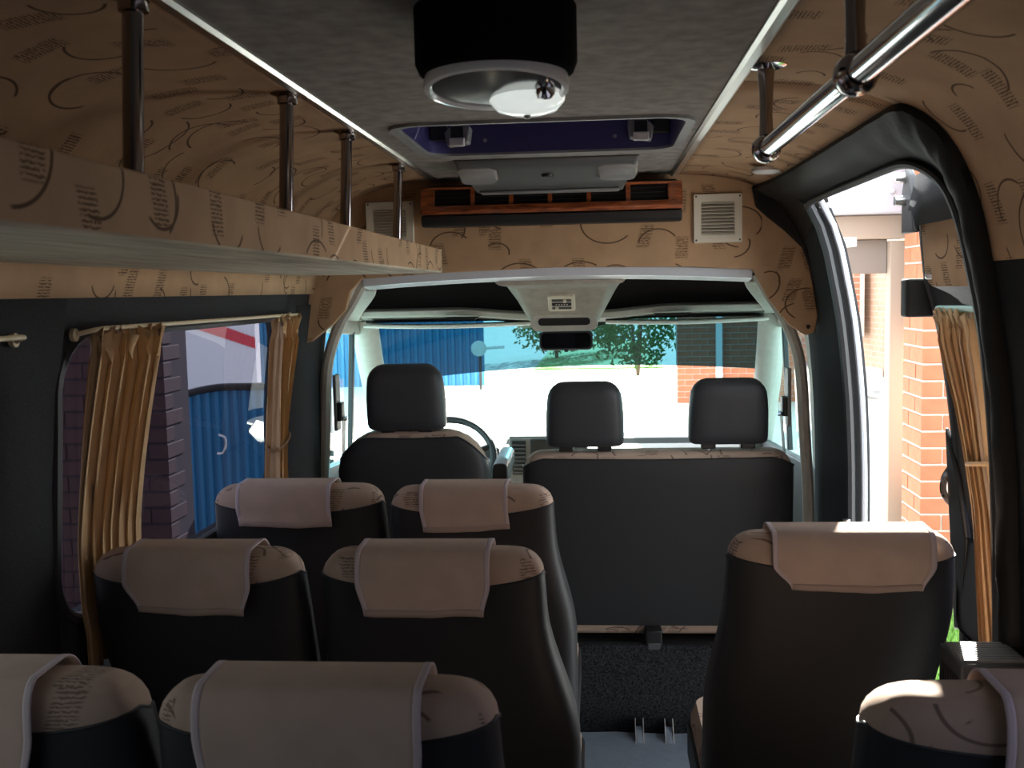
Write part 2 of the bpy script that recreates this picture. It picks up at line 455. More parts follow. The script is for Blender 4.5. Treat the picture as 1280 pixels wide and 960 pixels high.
# suede strip on the left wall under the shelf
mb = MB(); skin(mb, -1, YB, 3.44, s_of_z(1.56), s_of_z(1.488), ns=2)
mb.build('suede_strip', 'fabric', wl, solid=.03, offset=0)['label'] = 'narrow patterned suede strip under the luggage rack'
mb = MB(); skin(mb, 1, YB, YD0-.03, s_of_z(1.53), s_of_z(1.50), ns=2); mb.build('seam_strip', 'pad', wr, solid=.012, offset=1)
# rear wall of the van, with dim rear windows
mb = MB()
for (x0, x1, z0, z1) in ((-1.1, .83, -.06, .9), (-1.1, .83, 1.45, 2.0), (-1.1, -.95, .9, 1.45), (-.22, -.06, .9, 1.45), (.68, .83, .9, 1.45)): mb.box(x0, x1, YB-.05, YB, z0, z1)
wb = mb.build('wall_back', 'carpet', None, smooth=0); struct(wb, 'carpeted rear doors of the minibus', 'wall')
n = 1
def side_glass(side, h, label, off=.02, m='dark'):
    global n
    a, b, c, d, r = h
    mb = MB(); nz = 8
    rows = [[(CX+side*(u_of_z(z)+off), y, z) for z in [lerp(c-.03, d+.03, j/nz) for j in range(nz+1)]] for y in (a-.03, b+.03)]
    mb.grid(rows); g = mb.build('window_%d' % n, m, None, fix=False); struct(g, label, 'window'); n += 1
    mb = MB()                                     # rubber surround
    pts = [(CX+side*(u_of_z(z)+.004), y, z) for y, z in rrect(b-a, d-c, r, 6, (a+b)/2, (c+d)/2)]
    mb.tube(pts, .012, 8, closed=True).build('window_seal', 'rubber', g)
    return g
wn1 = side_glass(-1, LW1, 'dark tinted side window hung with two tan curtains')
side_glass(-1, LW0, 'tinted rear side window beside the last rows', m='midglass')
side_glass(1, RW0, 'tinted side window behind the sliding door', m='dark')
mb = MB(); mb.box(-.97, -.2, YB-.03, YB-.025, .88, 1.47); mb.box(-.08, .70, YB-.03, YB-.025, .88, 1.47); g = mb.build('window_%d' % n, 'deep'); struct(g, 'dark tinted panes in the rear doors', 'window'); n += 1

# right door pillar in front of the opening, and the front pillars
mb = MB()
rows = []
for y in (YD1, YD1+.01, 3.3, 3.5, 3.64):
    rows.append([(CX+u_of_z(z)+(-.0 if y > YD1+.005 else .05), y, z) for z in [lerp(0, 1.70, j/16) for j in range(17)]])
mb.grid(rows)
pr = mb.build('pillar_right', 'carpet', None, solid=.04, offset=1, fix=True); struct(pr, 'grey carpeted pillar between sliding door and passenger seat', 'pillar')
pts = [(CX+u_of_z(z)-.006, YD1, z) for z in [lerp(.02, 1.72, j/24) for j in range(25)]]
MB().tube(pts, .014, 8).build('door_seal', 'rubber', pr)
pts = [(CX+u_of_z(z)+.030, YD1-.012, z) for z in [lerp(.02, 1.72, j/24) for j in range(25)]]
MB().tube(pts, .009, 8).build('door_sill', 'bodypaint', pr)
MB().lathe([(.0, 0), (.016, 0), (.016, .022), (.011, .024), (.011, .034), (0, .034)], (CX+u_of_z(.78)-.03, 3.05, .765), n=14).build('belt_bolt', 'steel', pr)

# bulkhead board (suede) - outline measured at Y = 3.45
mb = MB()
tops = [(CX+sx*u, z_of_u(u)+.01) for sx, us in ((-1, (.80, .757, .70, .62, .52, .39)), (1, (.39, .52, .62, .66))) for u in us]
outl = [(-.985, 1.56)]+tops+[(.585, 1.72), (.655, 1.64), (.69, 1.50), (.709, 1.38), (.700, 1.327), (.672, 1.318), (.618, 1.352), (.556, 1.43), (.524, 1.49), (.503, 1.534),
        (.30, 1.548), (-.14, 1.556), (-.55, 1.545), (-.785, 1.532), (-.825, 1.49), (-.842, 1.43), (-.885, 1.385), (-.965, 1.325), (-1.005, 1.313), (-1.018, 1.345)]
mb.prism(outl, 'y', YF-.012, YF+.012)
wf = mb.build('wall_front', 'fabric', None, smooth=0, bevel=.004); struct(wf, 'patterned tan suede board over the opening to the cab', 'wall')
for (x, z) in ((.678, 1.345), (-.985, 1.345)):
    MB().lathe([(0, 0), (.007, 0), (.006, -.004), (0, -.005)], (x, YF-.012, z), 'y', 10).build('screw', 'black', wf)

# padded header trim round the sliding door opening: outer and inner edge as (Y, s) lines
def on(y, s, d=0.):
    u, z = prof_s(s); u2, z2 = prof_s(s+.01)
    nx, nz = -(z-z2), -(u2-u); L = math.hypot(nx, nz)
    return Vector((CX+u+nx/L*d, y, z+nz/L*d))
so, si = s_of_z(1.795), s_of_z(1.722)
outer = [(3.44, so-.02), (3.2, so-.005), (2.9, so), (2.5, so), (2.2, so), (2.02, so), (1.905, so+.004), (1.875, so+.04), (1.872, so+.12), (1.875, so+.25)]
inner = [(3.12, si+.03), (3.06, si+.005), (2.85, si), (2.5, si), (2.25, si), (2.13, si+.004), (2.05, si+.025), (1.99, si+.065), (1.97, si+.12), (1.96, si+.22)]
for z in (1.35, 1.15, .95, .75, .5, .2, .02):
    s = s_of_z(z); outer.append((1.88-.03*sstep(1.0, .5, z), s)); inner.append((1.955-.02*sstep(1.0, .5, z), s))
rows = []
O = catmull([(a, b, 0) for a, b in outer], 5); I = catmull([(a, b, 0) for a, b in inner], 5)
for q, (a, b) in enumerate(zip(O, I)):
    row = []
    for j in range(9):
        t = j/8; wob = .002*math.sin(q*1.3)+.0015*math.sin(q*2.9+j)
        if j == 0: row.append(on(a.x, a.y, -.012))
        row.append(on(lerp(a.x, b.x, t), lerp(a.y, b.y, t), .004+(.024+wob)*math.sin(math.pi*min(1, .15+t*.9))))
    row.append(on(b.x, b.y, -.05))
    rows.append(row)
mb = MB(); mb.grid(rows); t3 = mb.build('trim_3', 'pad', None, smooth=60); struct(t3, 'black padded trim round the sliding door opening', 'trim')
# wedge of black padding running down the bulkhead beside the opening
mb = MB()
wedge = [(.495, 1.80), (.545, 1.80), (.61, 1.75), (.655, 1.70), (.69, 1.62), (.705, 1.50), (.712, 1.42), (.700, 1.42), (.680, 1.53), (.655, 1.60), (.60, 1.655), (.545, 1.70), (.508, 1.735)]
mb.prism(wedge, 'y', 3.405, 3.436); mb.build('padding_corner', 'pad', t3, bevel=.012, seg=3)
fill = []                                         # padding from the bulkhead forward edge to the opening corner
for y, sa, sb in ((3.44, so-.01, si+.12), (3.3, so, si+.10), (3.12, so, si+.05)):
    fill.append([on(y, lerp(sa, sb, j/6), .006+.01*math.sin(math.pi*j/6)) for j in range(7)])
MB().grid(fill).build('padding_corner', 'pad', t3)
pts = [on(p.x, p.y, .012) for p in I[3:]]
MB().tube(pts, .009, 8).build('edge_seal', 'rubber', t3)

# ------------------------------------------------------------------ cab shell
mb = MB()
mb.box(-1.1, .83, 3.44, 4.6, 1.60, 1.63)
c2 = mb.build('ceiling', 'beige', None, smooth=0); struct(c2, 'hidden roof panel above the cab', 'ceiling')
def cab_side(side, nm, lab):
    xi = CX+side*.842
    r = root_struct(nm, (xi, 4.1, 0), lab, 'wall')
    def xz(z): return xi-side*.0+side*(.05 if z < .9 else .05*(1-(z-.9)/.9))
    def plate(pts, nmx, m, th=.04, bev=.006):
        a = [(xz(z), y, z) for y, z in pts]; b = [(xz(z)+side*th, y, z) for y, z in pts]
        return MB().loft([a, b]).build(nmx, m, r, bevel=bev)
    plate([(3.60, -.3), (5.3, -.3), (5.3, .74), (3.60, .84)], 'door_panel', 'dgrey')
    plate([(3.60, .84), (3.74, .84), (3.74, 1.15), (3.80, 1.36), (3.86, 1.40), (3.86, 1.62), (3.60, 1.62)], 'belt_pillar', 'beige')
    plate([(3.86, 1.34), (4.35, 1.31), (4.6, 1.26), (4.6, 1.62), (3.86, 1.62)], 'door_header', 'beige')
    plate([(4.22, .82), (4.25, .82), (4.25, 1.33), (4.22, 1.33)], 'window_divider', 'rubber', .02, .003)
    plate([(4.40, 1.31), (4.50, 1.31), (5.1, .78), (5.0, .78)], 'window_frame', 'rubber', .03, .003)
    a = [(xz(z)+side*.02, y, z) for y, z in ((3.74, .80), (5.05, .74), (4.45, 1.36), (3.74, 1.42))]
    MB().add(a, [(0, 1, 2, 3)]) if 0 else None
    mb = MB(); mb.add(a, [(0, 1, 2, 3)]); mb.build('side_pane', 'cabglass', r, fix=False)
    # A pillar
    pts = [(xz(1.36)-side*.015, 4.34, 1.40), (xz(1.2)-side*.010, 4.50, 1.20), (xz(1.)-side*.005, 4.71, 1.0), (xz(.8)-side*.0, 4.95, .76)]
    mb = MB(); mb.tube(catmull(pts, 5), .058, 12); mb.build('windscreen_pillar', 'beige', r)
    return r
cab_side(-1, 'wall_left', 'driver side of the cab with door window and pale pillars')
cab_side(1, 'wall_right', 'passenger side of the cab with door window and pale pillars')
# sweeping pale edge mouldings between bulkhead board and cab doors
for side in (-1, 1):
    pts = [(CX+side*(.655 if side < 0 else .66), 3.50, 1.525), (CX+side*.705, 3.52, 1.45), (CX+side*.765, 3.55, 1.36), (CX+side*.815, 3.58, 1.22), (CX+side*.835, 3.60, 1.0), (CX+side*.85, 3.60, .7), (CX+side*.85, 3.6, .3)]
    t = MB().tube(catmull(pts, 5), .020, 8).build('trim_%d' % (4 if side < 0 else 5), 'beige'); struct(t, 'pale moulding running down the pillar beside the %s' % ('driver seat' if side < 0 else 'front passenger bench'), 'trim')
# carpeted pillar behind the driver seat
mb = MB(); mb.grid([[(CX-u_of_z(z)+k, y, z) for z in [lerp(0, 1.45, j/10) for j in range(11)]] for y, k in ((3.30, .002), (3.45, .012), (3.60, .03), (3.64, .0))])
t = mb.build('pillar_left', 'carpet', None, solid=.02, offset=1); struct(t, 'dark carpeted pillar behind the driver seat', 'pillar')

# windscreen: clear pane with tinted band along its top, slightly bowed
def ws(u, v):
    x = CX+lerp(-.86, .86, u)
    bow = .12*(2*u-1)**2
    return (x, lerp(5.25, 4.50, v)-bow, lerp(.68, 1.38, v))
def wspane(v0f, v1f, off=0):
    return [[(ws(i/24, lerp(v0f(i/24), v1f(i/24), j/6))[0], ws(i/24, lerp(v0f(i/24), v1f(i/24), j/6))[1]+off, ws(i/24, lerp(v0f(i/24), v1f(i/24), j/6))[2]) for j in range(7)] for i in range(25)]
vb = lambda u: .655-.16*(u-.54)**2-.06*(1-u)**3
mb = MB(); mb.grid(wspane(lambda u: 0, vb)); wsn = mb.build('window_%d' % n, 'windscreen', None, fix=False); n += 1
struct(wsn, 'wide clear windscreen with a blue tinted band along its top', 'window')
mb = MB(); mb.grid(wspane(vb, lambda u: 1)); mb.build('tinted_band', 'band', wsn, fix=False)
mb = MB(); arc = [(ws(.5+t, .97)[0], ws(.5+t, .97)[1]-.01, 0) for t in (-.13, .13)]
mb.prism([(CX-.26, 1.40), (CX+.26, 1.40), (CX+.22, 1.345), (CX+.13, 1.322), (CX-.13, 1.322), (CX-.22, 1.345)], 'y', 4.50, 4.508); mb.build('dark_reflection', 'black', wsn)  # black sheet standing in for a dark reflection in the band
box('header_panel', 'beige', wsn, -1.03, .76, 4.36, 4.56, 1.385, 1.62)
# cab floor, bulkhead under dash
mb = MB(); mb.box(-1.05, .78, 3.42, 5.5, -.32, -.28); mb.box(-1.05, .78, 5.45, 5.5, -.3, .70)
t = mb.build('floor', 'dgrey', None, smooth=0); struct(t, 'dark floor and firewall of the cab', 'floor')

# ------------------------------------------------------------------ overhead console in the cab
oc = thing('overhead_console', 'pale overhead console with two dark storage pockets above the windscreen', 'console', (CX, 4.0, 1.3))
mb = MB(); sec = []
for i in range(25):
    x = lerp(-.785, .503, i/24); zt = 1.556-.022*((x+.14)/.65)**2
    sec.append([(x, 3.462, zt), (x, 3.462, zt-.028), (x, 3.55, zt-.040), (x, 3.60, zt-.02), (x, 3.60, zt+.01)])
mb.loft(sec); mb.build('front_lip', 'bodypaint', oc)
for sx, xa, xb in ((-1, -.97, -.27), (1, .01, .67)):
    pk = box('pocket', 'black', oc, xa, xb, 4.30, 4.34, 1.36, 1.60)
    box('pocket_roof', 'black', pk, xa, xb, 3.75, 4.33, 1.565, 1.59)
    # tray rail, bowed
    sec = []
    for i in range(17):
        t = i/16; x = lerp(xa-.02, xb+.03, t); dip = .012*math.sin(math.pi*t)
        inn = (t if sx < 0 else 1-t); z0 = 1.382-.022*sstep(.55, 1., inn)-.004
        sec.append([(x, 4.10-dip, z0+.012), (x, 4.09-dip, z0+.034), (x, 4.115-dip, z0+.044), (x, 4.34, z0+.03), (x, 4.34, z0-.01)])
    rl = MB().loft(sec).build('tray_rail', 'beige', oc, bevel=.004)
    xm = lerp(xa, xb, .62 if sx < 0 else .42)
    MB().prism([(xm-.075, 1.385), (xm+.075, 1.385), (xm+.055, 1.374), (xm-.055, 1.374)], 'y', 4.06, 4.085).build('grip_slot', 'black', rl)
    # end cheek joining rail and lip
    xe = xa-.02 if sx < 0 else xb+.01
    sec = []
    for t in range(9):
        q = t/8; y = lerp(3.56, 4.2, q); xx = lerp(-.80 if sx < 0 else .525, xe, sstep(0, 1, q)); zz = lerp(1.52, 1.40, sstep(0, 1, q))
        sec.append([(xx-.022, y, zz+.03), (xx+.022, y, zz+.03), (xx+.03, y, zz-.028), (xx-.03, y, zz-.028)])
    MB().loft(sec).build('end_cheek', 'beige', oc, bevel=.006)
    vz = thing('sun_visor', 'pale folded sun visor above the %s' % ('driver seat headrest' if sx < 0 else 'front passenger bench'), 'visor', (lerp(xa, xb, .5), 4.3, 1.33))
    MB().loft([[(x, y+4.18, z+1.352-.008*math.sin(math.pi*(x-xa)/(xb-xa))) for y, z in ((-.02, -.006), (.10, -.012), (.20, -.006), (.20, .006), (.10, .008), (-.02, .006))] for x in [lerp(xa+.02, xb-.0, i/12) for i in range(13)]]).build('panel', 'white', vz, bevel=.004)
    MB().tube([(xa+.03 if sx < 0 else xb-.03, 4.36, 1.345), (xa+.03 if sx < 0 else xb-.03, 4.36, 1.39)], .008, 8).build('hinge_pin', 'beige', vz)
# centre body
def csec(y, z0, z1, wt, wb, r=.03):
    cx = -.128
    pts = [(-wt, z1), (-lerp(wt, wb, .35), lerp(z1, z0, .5)), (-wb-.004, z0+.03), (-wb+.02, z0), (wb-.02, z0), (wb+.004, z0+.03), (lerp(wt, wb, .35), lerp(z1, z0, .5)), (wt, z1)]
    return [(cx+a, y, b) for a, b in pts]
MB().loft([csec(3.56, 1.50, 1.56, .30, .235), csec(3.79, 1.490, 1.58, .265, .185), csec(3.93, 1.388, 1.58, .225, .150), csec(3.99, 1.338, 1.58, .20, .13), csec(4.36, 1.325, 1.58, .19, .13)]).build('centre_body', 'suede', oc, smooth=50, bevel=.01)
ring = rrect(.25, .062, .028, 6, -.128, 1.362); 
mb = MB(); mb.loft([[(x, 3.985, z) for x, z in rrect(.255, .066, .03, 6, -.128, 1.358)], [(x, 3.930, z) for x, z in rrect(.25, .062, .03, 6, -.128, 1.357)], [(x, 3.932, z) for x, z in rrect(.20, .030, .014, 6, -.128, 1.362)], [(x, 3.945, z) for x, z in rrect(.195, .028, .014, 6, -.128, 1.362)]], cap=False)
mb.build('grip_frame', 'beige', oc)
MB().prism(rrect(.2, .032, .014, 6, -.128, 1.362), 'y', 3.942, 3.95).build('grip_recess', 'black', oc)
# lamp module on the centre body: a cream square with sliders and a small display
lm = thing('cab_lamp_module', 'cream square control module with dark display on the overhead console', 'control module', (-.133, 3.9, 1.41))
def mod(y0, x0, x1, z0, z1): return [(x0, x1), (z0, z1), y0]
tilt = .40
def lp(x, z, d): return (-.133+x, 3.858-.8*z-.6*d, 1.439+.6*z-.8*d)
def slab(name, x0, x1, z0, z1, d0, d1, m, par, bev=.0):
    r_ = rrect(x1-x0, z1-z0, min(.010, (x1-x0)/4, (z1-z0)/4), 4, (x0+x1)/2, (z0+z1)/2)
    return MB().loft([[lp(x, z, d0) for x, z in r_], [lp(x, z, d1) for x, z in r_]]).build(name, m, par, bevel=bev)
slab('bezel', -.05, .05, -.047, .047, -.03, .012, 'cream', lm, .003)
slab('display', -.036, .036, -.010, .010, .010, .0135, 'print_', lm)
for z, xk in ((.023, .012), (-.024, -.018)):
    s1 = slab('slider_slot', -.036, .036, z-.007, z+.007, .010, .0132, 'dgrey', lm)
    slab('slider_knob', xk-.006, xk+.006, z-.007, z+.007, .012, .019, 'cream', s1)
for i in range(5): slab('display_mark', -.022+i*.010, -.017+i*.010, -.003, .001, .013, .0142, 'white', lm)

# rear view mirror
rm = thing('rear_view_mirror', 'wide black rear-view mirror hanging below the overhead console', 'mirror', (-.136, 4.42, 1.22))
MB().loft([[(-.136+x, y, 1.268+z) for x, z in rrect(w, h, .022, 6)] for y, w, h in ((4.40, .222, .078), (4.405, .226, .082), (4.425, .20, .06), (4.435, .10, .03))]).build('housing', 'black', rm)
MB().prism([(-.136+x, 1.268+z) for x, z in rrect(.208, .064, .018, 6)], 'y', 4.3975, 4.4005).build('mirror_glass', 'mirror', rm, smooth=0)
MB().tube([(-.136, 4.43, 1.275), (-.136, 4.455, 1.31), (-.136, 4.47, 1.36)], .010, 8).build('stalk', 'black', rm)
box('tab', 'black', rm, -.144, -.128, 4.40, 4.41, 1.220, 1.229)

# dashboard
db = thing('dashboard', 'dark grey dashboard with raised centre stack under the windscreen', 'dashboard', (CX, 4.8, .3))
prof = [(4.52, .30), (4.46, .52), (4.47, .68), (4.53, .735), (4.70, .745), (5.15, .715), (5.25, .69), (5.25, .30)]
MB().loft([[(x, y-.06*(1-((x-CX)/.9)**2)*0, z) for y, z in prof] for x in (-1.0, -.6, -.137, .3, .73)]).build('dash_body', 'dgrey', db, smooth=40, bevel=.01)
MB().loft([[(-.99, y, z) for y, z in ((4.62, .75), (4.80, .80), (5.1, .74), (4.62, .70))], [(-.45, y, z) for y, z in ((4.60, .78), (4.80, .83), (5.1, .75), (4.6, .70))]]).build('instrument_hood', 'dgrey', db, bevel=.01)
st = MB().loft([[(x, y, z) for x in (-.385, -.06) for y, z in ()] or [(-.388, 4.40, .34), (-.388, 4.38, .862), (-.375, 4.50, .885), (-.375, 4.62, .75), (-.375, 4.6, .34)], [(-.05, 4.40, .34), (-.05, 4.38, .862), (-.06, 4.50, .885), (-.06, 4.62, .75), (-.06, 4.6, .34)]]).build('centre_stack', 'grey', db, bevel=.008)
for x0 in (-.372, -.118):
    v = box('air_outlet', 'black', db, x0, x0+.058, 4.372, 4.392, .70, .845)
    for i in range(8): box('outlet_slat', 'dgrey', v, x0+.003, x0+.055, 4.362, 4.376, .708+i*.017, .714+i*.017)
box('radio_panel', 'black', db, -.295, -.135, 4.37, 4.39, .70, .85, bevel=.004)

# steering wheel
sw = thing('steering_wheel', 'black steering wheel behind the driver seat', 'steering wheel', (-.665, 4.38, .5))
tl = math.radians(38); pts = []
for i in range(40):
    a = i*2*math.pi/40; u, v = .205*math.cos(a), .205*math.sin(a)
    pts.append((-.655+u, 4.36+v*math.sin(tl), .765+v*math.cos(tl)))
MB().tube(pts, .016, 10, closed=True).build('rim', 'hleather', sw)
MB().lathe([(0, -.02), (.07, -.02), (.075, 0), (.06, .02), (0, .02)], (-.655, 4.37, .755), 'y', 20).build('hub', 'black', sw)
for a in (20, 160, 270):
    a = math.radians(a); u, v = .2*math.cos(a), .2*math.sin(a)
    MB().tube([(-.655+u*.3, 4.37+v*.3*math.sin(tl), .757+v*.3*math.cos(tl)), (-.655+u, 4.36+v*math.sin(tl), .765+v*math.cos(tl))], .013, 8).build('spoke', 'black', sw)
MB().tube([(-.655, 4.38, .75), (-.655, 4.44, .715)], .03, 10).build('column', 'black', sw)

# ------------------------------------------------------------------ seats
def sup(a, e):
    c, s_ = math.cos(a), math.sin(a)
    return math.copysign(abs(c)**e, c), math.copysign(abs(s_)**e, s_)
TR = math.tan(math.radians(11))
def passenger_seat(label, xl, xr, yt, zt, flare, group='passenger seats', lean=0.):
    fl_, fr_ = flare
    root = thing('bus_seat', label, 'seat', ((xl+xr)/2, yt+.35, 0), group)
    r, rd = .052, .042
    def dims(z, grow=0.):
        k = 1 if z < zt-r else math.sqrt(max(0, 1-((z-(zt-r))/r)**2))
        f = sstep(.88, .60, z)
        a, b = xl-fl_*f+lean*(zt-z), xr+fr_*f+lean*(zt-z)
        hw = (b-a)/2-r*1.0*(1-k)+grow; d = lerp(.058, .085, sstep(.95, .6, z))-rd*(1-k)+grow
        return (a+b)/2, hw, max(d, .006), yt+.06+(zt-z)*TR
    zs = [.40, .5, .58, .66, .74, .82, .88, .93]+[zt-r+r*math.sin(math.radians(t)) for t in (0, 15, 30, 45, 58, 70, 80, 88)]
    zs = [z for z in zs if z < zt-r-.005]+[z for z in zs if z >= zt-r]
    secs = []
    for z in zs:
        cx, hw, d, yc = dims(z)
        secs.append([(cx+hw*sup(2*math.pi*i/40, .42)[0], yc+d*sup(2*math.pi*i/40, .55)[1], z) for i in range(40)])
    MB().loft(secs).build('cushion', 'seatfab', root, smooth=60)
    # black shell on the back: wraps round the sides, upper edge dips in the middle
    rows = []; top = []
    N = 34
    def edge(xn): return zt-.044-.024*(1-abs(xn)**2.2)
    for i in range(N+1):
        a = math.pi-.42+(math.pi+.84)*i/N
        cx_, sy_ = sup(a, .42)[0], sup(a, .55)[1]
        ze = edge(cx_)-(.012 if sy_ > 0 else 0)
        col = []
        for j in range(15):
            z = lerp(.36, ze, (j/14)**.8)
            cx, hw, d, yc = dims(z, .0065*(1-(j/14)**4)+.0006)
            col.append((cx+hw*cx_, yc+d*sy_, z))
        rows.append(col); top.append(col[-1])
    sh = MB().grid(rows[::-1]).build('back_shell', 'leather', root, smooth=60, fix=True)
    MB().tube(top, .0022, 6).build('piping', 'leather', sh)
    MB().tube([rows[0][j] for j in range(15)], .0035, 6).build('piping', 'leather', sh); MB().tube([rows[-1][j] for j in range(15)], .0035, 6).build('piping', 'leather', sh)
    # seat base and pedestal
    y0 = yt+.06+(zt-.45)*TR
    MB().loft([[((xl-fl_+xr+fr_)/2+x*s1, y0+.19+y*s1, z) for x, y in rrect(xr-xl+fl_+fr_, .47, .06, 5)] for z, s1 in ((.33, .9), (.36, 1), (.43, 1.0), (.465, .94))]).build('seat_cushion', 'seatfab', root, smooth=50)
    MB().loft([[((xl-fl_+xr+fr_)/2+x*s1, y0+.185+y*s1, z) for x, y in rrect(xr-xl+fl_+fr_+.016, .47, .05, 5)] for z, s1 in ((.30, .94), (.33, 1), (.41, 1.0))]).build('base_pan', 'leather', root, smooth=50)
    for yy in (y0+.06, y0+.32):
        box('leg', 'black', root, (xl+xr)/2-.14, (xl+xr)/2-.10, yy, yy+.04, 0, .31); box('leg', 'black', root, (xl+xr)/2+.10, (xl+xr)/2+.14, yy, yy+.04, 0, .31)
    return dims, root

def cloth(label, dims, zt, f0, f1, hang, taper=.0, front=.15, seed=0, group='cloths on the passenger seats'):
    rnd = random.Random(seed)
    r, rd = .052, .042
    path = []                                     # (z, sign, angle) along the drape, from the back hem over the top to the front hem
    for i in range(9): path.append(('b', zt-hang+(hang-r)*i/8))
    for i in range(1, 12): path.append(('a', math.pi-math.pi*i/12))
    for i in range(9): path.append(('f', zt-r-(front-r)*i/8))
    cx0, hw0, _, _ = dims(zt-r)
    xa, xb = cx0-hw0+2*hw0*f0, cx0-hw0+2*hw0*f1
    ph = rnd.uniform(0, 6); skew = rnd.uniform(-.009, .009); rise = rnd.uniform(-.006, .006)
    def pt(p, x, extra=0.):
        k, q = p
        cx, hw, d0, yc0 = dims(zt-r)
        if k == 'a':
            z = zt-r+(r+.009+extra)*math.sin(q); kk = abs(math.cos(q)); dd = d0-rd*(1-kk)+.013+extra
            y = yc0-(z-(zt-r))*TR-math.copysign(dd, -math.cos(q)) if 0 else yc0-(z-(zt-r))*TR+math.copysign(dd, math.cos(q))*1.0
            return (x, y, z)
        cx, hw, d, yc = dims(min(q, zt-r))
        w = .0050*math.sin(x*30+ph)*sstep(zt-r, zt-hang, q)+.002*math.sin(x*80+ph*2+q*30)*sstep(zt-r, zt-hang, q)
        off = .015+extra+abs(w)+ (.004*sstep(zt-r, zt-hang, q))
        y = yc-d-off if k == 'b' else yc+d+off
        return (x, y, q+(.002*math.sin(x*25+ph)+rise*(x-(xa+xb)/2)/(xb-xa)*2)*sstep(zt-r, zt-hang, q))
    def xs(i, t):
        k = sstep(8, 0, i)*taper
        return lerp(xa+k, xb-k, t)+skew*sstep(9, 0, i)
    rows = [[pt(p, xs(i, j/18)) for j in range(19)] for i, p in enumerate(path)]
    base = rows[0][9]
    root = thing('seat_cloth', label, 'cloth', (base[0], base[1], base[2]), group)
    MB().grid(rows).build('cloth_panel', 'cloth', root, solid=.0025, offset=0, smooth=60)
    bw = .009/(xb-xa)
    for t0, t1 in ((-.004, bw), (1-bw, 1.004)):
        MB().grid([[pt(p, xs(i, lerp(t0, t1, j/3)), .0007) for j in range(4)] for i, p in enumerate(path)]).build('edge_binding', 'binding', root, solid=.002, offset=0)
    hz = [('b', zt-hang+.0), ('b', zt-hang+.007), ('b', zt-hang+.013)]
    MB().grid([[pt(p, xs(0, j/18), .0022) for j in range(19)] for p in hz]).build('hem', 'hem', root, solid=.002, offset=0)
    return root

SEATS = [ # label, xl, xr, ytop, ztop, flare, cloth f0, f1, hang, taper
    ('black backed window seat directly behind the driver seat', -.990, -.553, 2.52, 1.0, (0, .0), .17, .72, .098, .002),
    ('black backed aisle seat next to the seat behind the driver', -.524, -.117, 2.49, 1.0, (0, .045), .20, .73, .103, .002),
    ('black backed window seat beside the loose tan curtain', -.982, -.574, 1.855, 1.0, (-.05, .0), .20, .80, .112, .022),
    ('black backed aisle seat in the middle row beside the curtain row', -.530, -.108, 1.855, 1.0, (0, .055), .18, .77, .115, .014),
    ('black backed window seat in the rearmost row under the luggage rack', -.995, -.592, 1.19, 1.005, (0, .0), .15, .72, .15, .01),
    ('black backed aisle seat in the rearmost row under the luggage rack', -.562, -.132, 1.185, 1.0, (0, .05), .15, .80, .18, .014),
    ('black backed single seat next to the open sliding door', .249, .678, 1.975, 1.003, (.035, -.04), .18, .88, .103, .030),
    ('black backed single seat behind the seat by the sliding door', .312, .735, 1.18, 1.0, (.03, .0), .34, .95, .16, .01),
]
CL = ['beige cloth over the window seat directly behind the driver', 'beige cloth over the aisle seat next to the seat behind the driver', 'beige cloth over the window seat beside the loose tan curtain',
      'beige cloth over the aisle seat of the middle row', 'beige cloth over the rearmost window seat under the luggage rack', 'large beige cloth over the rearmost aisle seat',
      'sunlit beige cloth over the single seat next to the sliding door', 'beige cloth over the single seat behind the one by the door']
for i, (lab, xl, xr, yt, zt, fl_, f0, f1, hg, tp) in enumerate(SEATS):
    dm, rt = passenger_seat(lab, xl, xr, yt, zt, fl_)
    cloth(CL[i], dm, zt, f0, f1, hg, tp, seed=i)

# cab seats: padded backs with leatherette shell, tan upper edge, headrests
def headrest(root, cx, y, z0, z1, w):
    h = z1-z0; secs = []
    for t in [0, .03, .08, .16, .3, .5, .68, .8, .88, .94, .98, 1]:
        z = z0+h*t
        k = 1-.07*sstep(.3, 1, t)**1.4
        if t > .74: k *= math.sqrt(max(0.02, 1-((t-.74)/.263)**2))*.44+.56
        if t < .1: k *= .90+.10*math.sqrt(max(0, 1-((.1-t)/.1)**2))
        d = .056*(math.sqrt(max(.02, 1-((t-.75)/.262)**2)) if t > .75 else (1 if t > .1 else .7+.3*t/.1))
        secs.append([(cx+w/2*k*sup(2*math.pi*i/36, .45)[0], y+(1-t)*.03+d*sup(2*math.pi*i/36, .6)[1], z) for i in range(36)])
    hr = MB().loft(secs).build('headrest', 'hleather', root, smooth=60)
    for sx in (-1, 1):
        MB().tube([(cx+sx*.065, y+.03, z0-.10), (cx+sx*.065, y+.03, z0+.02)], .007, 8).build('headrest_post', 'steel', hr)
        box('post_collar', 'black', hr, cx+sx*.065-.024, cx+sx*.065+.024, y+.01, y+.05, z0-.018, z0+.004, bevel=.004)
